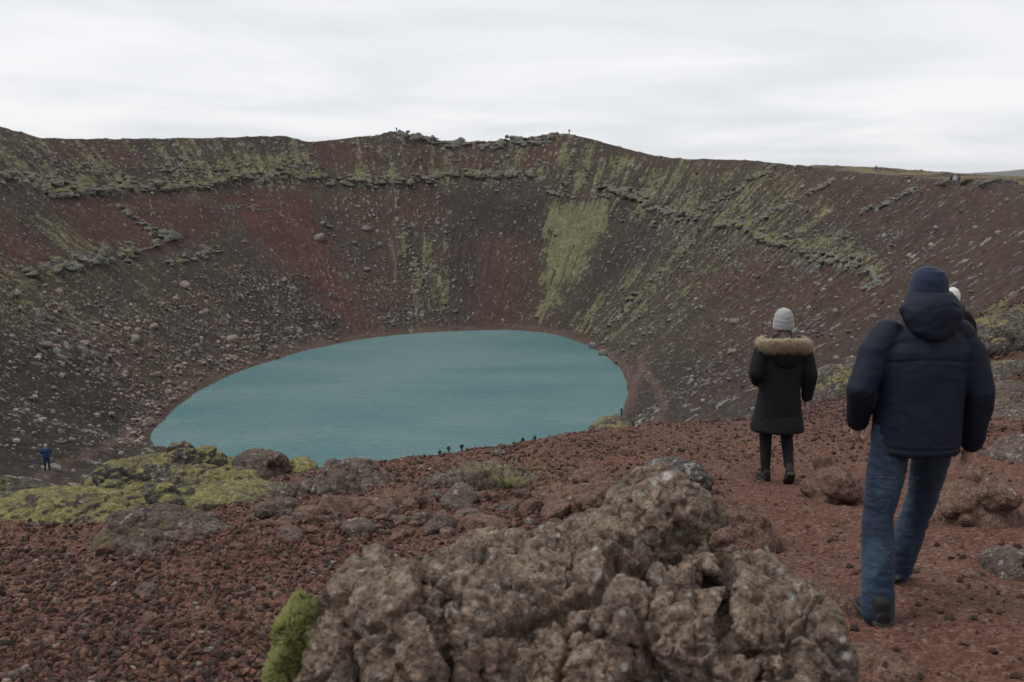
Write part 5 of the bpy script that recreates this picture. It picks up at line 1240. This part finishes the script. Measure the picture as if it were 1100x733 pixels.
small_person(rim_point(611.5, 144, 340, 420), 0.0, 'lone dark figure on the highest point of the far skyline', DARK_COAT, BLACK, 'hair', 'stand', 1.8, 0.034, GRIM)
small_person(rim_point(426, 142, 340, 420), 0.5, 'lone dark figure on the lower hump of the far skyline', DARK_COAT, BLACK, 'hair', 'stand', 1.75, 0.034, GRIM)

# ------------------------------------------------------------------ bushes on the rim
TWIG = plain_material('bare_twigs', [(0.3, (0.12, 0.11, 0.10)), (0.7, (0.30, 0.285, 0.27))], 6, 0.9)
SCRUB = plain_material('dark_scrub_leaf', [(0.3, (0.030, 0.030, 0.022)), (0.7, (0.075, 0.070, 0.045))], 3, 0.9)
def bare_tree(u, y, h, seed, label):
    r = np.random.default_rng(seed); a, b = ray(u, 185)
    q5 = crest_point(u); y = q5.y + 7
    root = tag(empty('bare_tree', (a * y, y, ground_z(a * y, y) - 0.05)), label, 'tree')
    co, fc, n = [], [], 0
    def add(p0, p1, r0, r1, target):
        t = tube(p0, p1, r0, r1, 6); target.append(t)
    tr, br = [], []
    add((0, 0, 0), (0.1, 0, h * 0.35), 0.15, 0.11, tr)
    def grow(p, d, L, rad, lev):
        q = p + d * L
        add(p, q, rad, rad * 0.6, br)
        if lev:
            for _ in range(4):
                d2 = d + r.normal(0, 0.5, 3); d2[2] = abs(d2[2]) * 0.8 + 0.15; d2 /= np.linalg.norm(d2)
                grow(p + d * L * r.uniform(0.4, 1.0), d2, L * 0.62, rad * 0.66, lev - 1)
    for _ in range(6):
        d = np.array([r.normal(0, 0.6), r.normal(0, 0.6), 1.0]); d /= np.linalg.norm(d)
        grow(np.array([0.1, 0, h * 0.33]), d, h * 0.36, 0.085, 3)
    for nm_, L in (('trunk', tr), ('crown', br)):
        c_, f_, k = [], [], 0
        for a_, b_ in L: c_.append(a_); f_.append(b_ + k); k += len(a_)
        mesh_np(nm_, np.concatenate(c_), np.concatenate(f_), TWIG, root)
bare_tree(942, 175, 2.3, 3, 'pale bare little tree alone on the grassy rim')
def scrub(u, y, w, h, n, seed, label):
    r = np.random.default_rng(seed); a, b = ray(u, 188); y = crest_point(u).y + y
    v = r.normal(0, 1, (n, 3)); v /= np.linalg.norm(v, axis=1, keepdims=True)
    lob = 1 + 0.35 * fbm3(v * 2 + seed, seed, 3)
    p = v * (r.uniform(0.35, 1, n) ** 0.4 * lob)[:, None] * np.array([w / 2, w * 0.35, h]); p[:, 2] = np.abs(p[:, 2])
    s_ = r.uniform(0.05, 0.11, n)[:, None]
    t = r.normal(0, 1, (n, 3)); t /= np.linalg.norm(t, axis=1, keepdims=True); q = np.cross(t, r.normal(0, 1, (n, 3))); q /= np.linalg.norm(q, axis=1, keepdims=True)
    co = np.stack([p - t * s_, p + q * s_ * 0.5, p + t * s_, p - q * s_ * 0.5], 1).reshape(-1, 3)
    o = mesh_np('shrub', co, np.arange(n * 4).reshape(-1, 4), SCRUB, smooth=False)
    o.location = (a * y, y, ground_z(a * y, y) - 0.1)
    tag(o, label, 'shrub')
scrub(1041, 9, 2.6, 0.95, 2600, 1, 'dark low bush behind the three rim walkers')
scrub(980, 10, 3.0, 0.5, 1800, 2, 'flat brown bush on the grassy rim between bare tree and rim walkers')
scrub(1052, 3, 0.5, 0.45, 500, 3, 'tiny dark bush beside the rim rock pile')

# ------------------------------------------------------------------ boulders and scree on the crater walls
def wall_stone(seed):
    c_, f_ = stone_mesh(seed, 3); return c_, f_
WALL_ROCK = rock_material('lichened_wall_rock', (0.050, 0.048, 0.046), (0.150, 0.143, 0.132), (0.34, 0.325, 0.295), lich=1.2, scale=0.5)
PALE_ROCK = rock_material('pale_brown_wall_rock', (0.075, 0.060, 0.052), (0.20, 0.165, 0.145), (0.36, 0.31, 0.275), lich=0.6, scale=0.5)
LEDGE_ROCK = rock_material('mossy_ledge_rock', (0.036, 0.034, 0.031), (0.135, 0.129, 0.115), (0.38, 0.37, 0.33), moss=(0.150, 0.142, 0.066), lich=1.4, scale=0.8)
pix = np.full((760, 1300), -1, np.int64)                      # the ground seen at each pixel of the photograph
_c = np.where((gd > 24) & (gm['u'] > -95) & (gm['u'] < 1195) & (gm['v'] > 100) & (gm['v'] < 640) & (gm['s'] > 0))[0]
_c = _c[np.argsort(-gd[_c])]
pix[gm['v'][_c].astype(int), (gm['u'][_c] + 100).astype(int)] = _c
def ledge(label, pts, hgt, seed, dens=1.0, moss=0.5, wob=3.0):
    """A broken band of blocky rock standing out of the crater wall along a line."""
    r = np.random.default_rng(seed)
    a = np.array(pts, float)
    L = np.concatenate([[0], np.cumsum(np.hypot(*np.diff(a, axis=0).T))])
    n = int(L[-1] / 3.0)
    parts, core = [], []
    for k in range(n):
        t = L[-1] * (k + r.uniform(0, 1)) / n
        u = np.interp(t, L, a[:, 0]); v = np.interp(t, L, a[:, 1]) + wob * float(fbm2(np.array([u / 30.0]), np.array([seed * 1.7]), seed, 3)[0]) * 2 + r.normal(0, 1.1)
        gap = float(fbm2(np.array([u / 22.0 + 5]), np.array([seed * 3.1]), seed + 1, 2)[0])
        if gap < -0.30 + 0.35 * (1 - dens): continue
        q = pix[int(v), int(u + 100)]
        if q < 0: continue
        p0 = np.array([gx[q], gy[q], gz[q]]); sc_ = min(1.0, gd[q] / 260.0) ** 0.8
        out_ = np.array([CX - p0[0], CY - p0[1], 0.0]); out_ /= np.linalg.norm(out_)
        yaw_ = math.atan2(out_[1], out_[0]) - math.pi / 2 + r.normal(0, 0.25)
        core.append(p0 + np.array([0, 0, -0.25 * sc_]) - out_ * 0.3 * sc_)
        for m in range(int(r.integers(2, 6))):
            h_ = hgt * sc_ * r.uniform(0.30, 1.0) * (0.62 if m else 0.85)
            back = 0.0 if m == 0 else r.uniform(0.0, 2.4) * sc_
            c_ = p0 + out_ * (0.16 * hgt * sc_ - back) + np.array([0, 0, 0.05 * h_ + back * 0.72]) + np.array([-out_[1], out_[0], 0]) * r.normal(0, 0.8 * sc_)
            vv, ff = ICO[3]
            d_ = 1 + 0.34 * fbm3(vv * 1.3 + r.uniform(0, 50), seed + k, 3)
            for _ in range(4):
                ax = r.normal(0, 1, 3); ax /= np.linalg.norm(ax); t_ = vv @ ax
                d_ = np.where(t_ > 0.5, np.minimum(d_, r.uniform(0.6, 0.8) / np.maximum(t_, 0.2)), d_)
            vv = vv * d_[:, None] * np.array([r.uniform(0.6, 1.6) * hgt * 0.46 * sc_, hgt * 0.50 * sc_ * r.uniform(0.8, 1.3), h_ * 0.60])
            parts.append((vv @ rotz_m(yaw_).T + c_, ff))
    for a_, b_ in zip(core, core[1:]):
        if np.linalg.norm(a_ - b_) < 40: parts.append(tube(a_, b_, 0.42, 0.42, 8))
    if not parts: return
    co, f = remesh(parts, 0.13, 0)
    n_ = vnormals(co, f)
    p1, p2 = worley3(co / 0.9, seed)
    co = co + n_ * (0.22 * fbm3(co / 0.8, seed, 4, 0.65) - 0.20 * (1 - sstep(p2 - p1, 0, 0.2)))[:, None]
    ms = np.clip(moss * (0.1 + 1.0 * sstep(n_[:, 2], 0.25, 0.8)) + 0.8 * fbm3(co / 3.5, seed + 3, 3), 0, 1)
    # blocks lying apart from one another are objects of their own
    lab = np.arange(len(co))
    ed = np.concatenate([f[:, [0, 1]], f[:, [1, 2]], f[:, [2, 3]], f[:, [3, 0]]])
    while True:
        m_ = np.minimum(lab[ed[:, 0]], lab[ed[:, 1]]); new = lab.copy()
        np.minimum.at(new, ed[:, 0], m_); np.minimum.at(new, ed[:, 1], m_)
        new = new[new]
        if (new == lab).all(): break
        lab = new
    ids, lab = np.unique(lab, return_inverse=True)
    lo = np.array([co[lab == k].min(0) for k in range(len(ids))]); hi = np.array([co[lab == k].max(0) for k in range(len(ids))])
    size = (hi - lo).max(1); own = np.arange(len(ids))
    for a_ in range(len(ids)):
        for b_ in range(a_):
            g_ = np.linalg.norm(np.maximum(0, np.maximum(lo[a_] - hi[b_], lo[b_] - hi[a_])))
            if g_ <= max(0.02, 0.5 * max(size[a_], size[b_])) and own[a_] != own[b_]: own[own == own[a_]] = own[b_]
    pieces = [k for k in np.unique(own) if size[own == k].max() > 0.8]
    big_ = max(pieces, key=lambda k: (own[lab] == k).sum())
    for k in pieces:
        vm = own[lab] == k
        idx = np.cumsum(vm) - 1
        c_, f_ = co[vm], idx[f[vm[f[:, 0]]]]
        c0 = c_.mean(0)
        o = mesh_np('rock_ledge' if k == big_ else 'ledge_block', c_ - c0, f_, LEDGE_ROCK, attrs={'moss': ms[vm]}); o.location = c0
        if k == big_: tag(o, label, 'rock ledge')
        else: tag(o, 'loose block or short run lying off the ' + ' '.join(label.split()[:7]).rstrip(' the of in'), 'rock block', 'blocks of the ' + ' '.join(label.split()[:6]))
ledge('long broken rock ledge under the mossy band at the upper end of the red scree', [(52, 211), (110, 209), (160, 205), (230, 199), (290, 193), (348, 190)], 2.3, 201, 1.0, 0.55)
ledge('thick rock ledge running across the crater wall below the far skyline hump', [(352, 196), (395, 200), (440, 197), (480, 192), (520, 190), (575, 190)], 2.5, 202, 1.0, 0.45)
ledge('thin upper rock ledge parallel above the long broken one', [(150, 187), (210, 184), (280, 179), (345, 181)], 1.5, 203, 0.8, 0.6)
ledge('jagged rock ledge between dark moss and pale scree low on the wall', [(28, 293), (62, 291), (100, 285), (135, 279), (158, 266), (185, 257)], 2.4, 204, 1.0, 0.35)
ledge('short rock ledge tailing off beside the jagged one', [(182, 284), (208, 279), (236, 269)], 1.6, 205, 0.8, 0.3)
ledge('grey rock ledge at the corner where the wall is tallest', [(-40, 186), (0, 190), (40, 196), (75, 204)], 2.4, 206, 0.9, 0.4)
ledge('pair of low rock steps in red scree under the corner', [(62, 182), (95, 186), (120, 187), (150, 191)], 1.5, 207, 0.8, 0.3)
ledge('row of pale blocks along the crest between the two skyline humps', [(428, 148), (455, 151), (490, 156), (530, 157), (565, 154), (600, 150)], 2.2, 208, 0.9, 0.35)
ledge('diagonal rock ledge above the green moss ribbon', [(650, 204), (690, 220), (725, 233), (752, 240)], 2.4, 209, 1.0, 0.4)
ledge('mossy diagonal ledge descending behind the woollen hatted walker', [(765, 240), (805, 250), (850, 268), (885, 284)], 2.4, 210, 1.0, 0.55)
ledge('broken grey ledge end above the navy jacketed walker', [(880, 281), (915, 291), (945, 303), (930, 312)], 2.2, 211, 1.0, 0.3)
ledge('thin rock step in the red scree under the long ledge', [(246, 226), (275, 225), (304, 223)], 0.9, 212, 0.8, 0.1)
ledge('rock ledge over the top edge of the bright moss fan', [(578, 206), (612, 212), (650, 210), (690, 214)], 1.6, 213, 0.8, 0.45)
ledge('steep grey rib of blocks running down from the crest beside the moss fan', [(622, 178), (605, 200), (596, 214)], 1.6, 214, 0.8, 0.5)
ledge('slanting grey rib of blocks high on the sloping rim', [(835, 182), (800, 200), (765, 222), (735, 238)], 1.8, 215, 0.8, 0.45)
ledge('slanting rib of pale blocks below the grassy rim', [(905, 192), (870, 208), (838, 226), (812, 244)], 1.7, 216, 0.75, 0.35)
ledge('slanting row of pale rocks lower on the sloping wall', [(985, 205), (950, 218), (925, 230)], 1.5, 217, 0.75, 0.3)
ledge('rock rib crossing the scree above the lake shore boulder', [(745, 262), (705, 296), (672, 330), (655, 352)], 1.5, 218, 0.7, 0.5)
ledge('vertical rib of grey blocks above the lake beside the thin moss strip', [(432, 232), (440, 270), (452, 310), (456, 345)], 1.5, 219, 0.7, 0.4)
ledge('slanting grey rib of rocks under the long ledge', [(125, 222), (150, 240), (175, 255)], 1.4, 220, 0.8, 0.3)
WMESH = []
for k in range(8):
    c_, f_ = wall_stone(700 + k)
    WMESH.append(mesh_np('wall_stone', c_, f_, (WALL_ROCK, PALE_ROCK)[k % 2], attrs={'moss': np.zeros(len(c_))}, link=False))
U_, V_ = gm['u'], gm['v']
SCREE = [([(120, 330), (260, 280), (330, 290), (400, 350), (300, 392), (190, 440), (120, 440)], 1.0, 1), ([(0, 290), (110, 300), (170, 380), (120, 430), (0, 360)], 0.6, 1), ([(150, 425), (300, 372), (312, 385), (190, 455), (140, 470)], 2.2, 1),
         ([(330, 225), (400, 210), (420, 300), (360, 300)], 0.5, 0), ([(370, 270), (480, 230), (500, 350), (410, 358)], 0.8, 0), ([(380, 150), (620, 150), (700, 200), (420, 210)], 0.8, 0), ([(560, 190), (600, 190), (585, 345), (560, 345)], 0.35, 0),
         ([(640, 200), (860, 180), (960, 300), (860, 300), (650, 290)], 0.6, 0), ([(600, 350), (720, 270), (800, 300), (680, 385)], 0.5, 0), ([(0, 150), (340, 150), (340, 210), (0, 210)], 0.6, 0), ([(680, 300), (1100, 200), (1100, 400), (760, 450)], 0.16, 0), ([(0, 380), (150, 400), (120, 500), (0, 500)], 0.18, 1),
         ([(645, 372), (665, 372), (660, 390), (648, 386)], 2.5, 0)]
cand = np.where((gd > 30) & (U_ > -40) & (U_ < 1140) & (V_ > 140) & (V_ < 510) & (gm['s'] > 0.012) & (gm['s'] < 1.0))[0]
wgt = np.full(len(cand), 0.05); pale = np.zeros(len(cand))
for pl, a, pk in SCREE:
    m_ = a * poly_mask(U_[cand], V_[cand], pl, 18); pale = np.where(m_ > wgt, pk, pale); wgt = np.maximum(wgt, m_)
wgt *= sstep(fbm2(gx[cand] / 6, gy[cand] / 6, 501, 3), -0.35, 0.3) + 0.1
wgt *= (1 - 0.85 * gm['red'][cand])
rw = np.random.default_rng(77)
pick = rw.choice(cand, 300, False, wgt / wgt.sum())
pmap = dict(zip(cand.tolist(), pale.tolist()))
for i in pick:
    pk = pmap[int(i)]
    s_ = min(0.40 + rw.exponential(0.26), 1.4) * min(1, (gd[i] / 210) ** 1.2)
    k = int(rw.integers(0, 4)) * 2 + int(pk)
    place_stone('wall_boulder', WMESH[k], gx[i], gy[i], gz[i] + s_ * 0.15, s_, rw, 'pale lichen spotted boulder lying among the scree on the crater wall', 'boulder', 'boulders on the crater wall')
for u, v, s_, k, lab in [(343, 257, 2.0, 0, 'large round grey boulder standing out of the red scree streak'), (187, 256, 2.1, 2, 'big grey boulder at the upper end of the rock ledge in red scree'), (648, 381, 1.7, 0, 'pale boulder at the water line where the shore trail begins'), (637, 374, 1.5, 4, 'grey boulder in the lake shore heap beside the pale boulder'), (347, 241, 1.2, 2, 'smaller grey boulder just above the large round one'),
                         (380, 156, 1.0, 4, 'grey block on the skyline hump beside the lone figure'), (160, 455, 1.2, 1, 'pale round boulder at the lake tip beside the trail')]:
    p = hit(u, v, 60)
    place_stone('wall_boulder', WMESH[k], p.x, p.y, p.z + s_ * 0.2, s_, rw, lab, 'boulder', None)
n = 15000
pick = rw.choice(cand, n, True, wgt / wgt.sum())
V0, F0 = ICO[1]
px_ = gx[pick] + rw.uniform(-0.4, 0.4, n); py_ = gy[pick] + rw.uniform(-0.4, 0.4, n); pz_ = gz[pick]
s_ = np.minimum(0.13 * (1 - rw.random(n)) ** -0.42, 0.6) * np.minimum(1, (gd[pick] / 190) ** 1.1)
co = V0[None] * (1 + rw.uniform(-0.35, 0.25, (n, len(V0))))[..., None] * s_[:, None, None] * np.stack([rw.uniform(0.8, 1.3, n), rw.uniform(0.8, 1.3, n), rw.uniform(0.6, 1.0, n)], -1)[:, None, :] + np.stack([px_, py_, pz_ + s_ * 0.3], -1)[:, None, :]
pkk = np.array([pmap[int(i)] for i in pick])
pal = np.where(pkk[:, None] > 0.5, np.array([[0.20, 0.155, 0.13]]), np.array([[0.165, 0.160, 0.145]])) * rw.uniform(0.4, 1.7, (n, 1))
tag(mesh_np('scree_rubble', co.reshape(-1, 3), (F0[None] + (np.arange(n) * len(V0))[:, None, None]).reshape(-1, 3), GRAVEL, smooth=False, cols={'tint': np.repeat(pal, len(V0), 0)}), kind='stuff')

# ------------------------------------------------------------------ the air
HZ = bpy.data.materials.new('thin_haze'); HZ.use_nodes = True
ht = HZ.node_tree; ht.nodes.clear()
h_o = ht.nodes.new('ShaderNodeOutputMaterial'); h_v = ht.nodes.new('ShaderNodeVolumePrincipled')
h_v.inputs['Color'].default_value = (0.93, 0.96, 1.0, 1); h_v.inputs['Density'].default_value = 2.2e-5; h_v.inputs['Anisotropy'].default_value = 0.0
ht.links.new(h_v.outputs[0], h_o.inputs['Volume'])
bx_, bt_, bb_ = 26500.0, 160.0, -140.0
hv = np.array([(x, y, z) for x in (-bx_, bx_) for y in (-bx_, bx_) for z in (bb_, bt_)])
hf = np.array([(0, 1, 3, 2), (4, 6, 7, 5), (0, 4, 5, 1), (2, 3, 7, 6), (0, 2, 6, 4), (1, 5, 7, 3)])
hz_ = mesh_np('haze', hv, hf, HZ, smooth=False)
tag(hz_, kind='stuff')
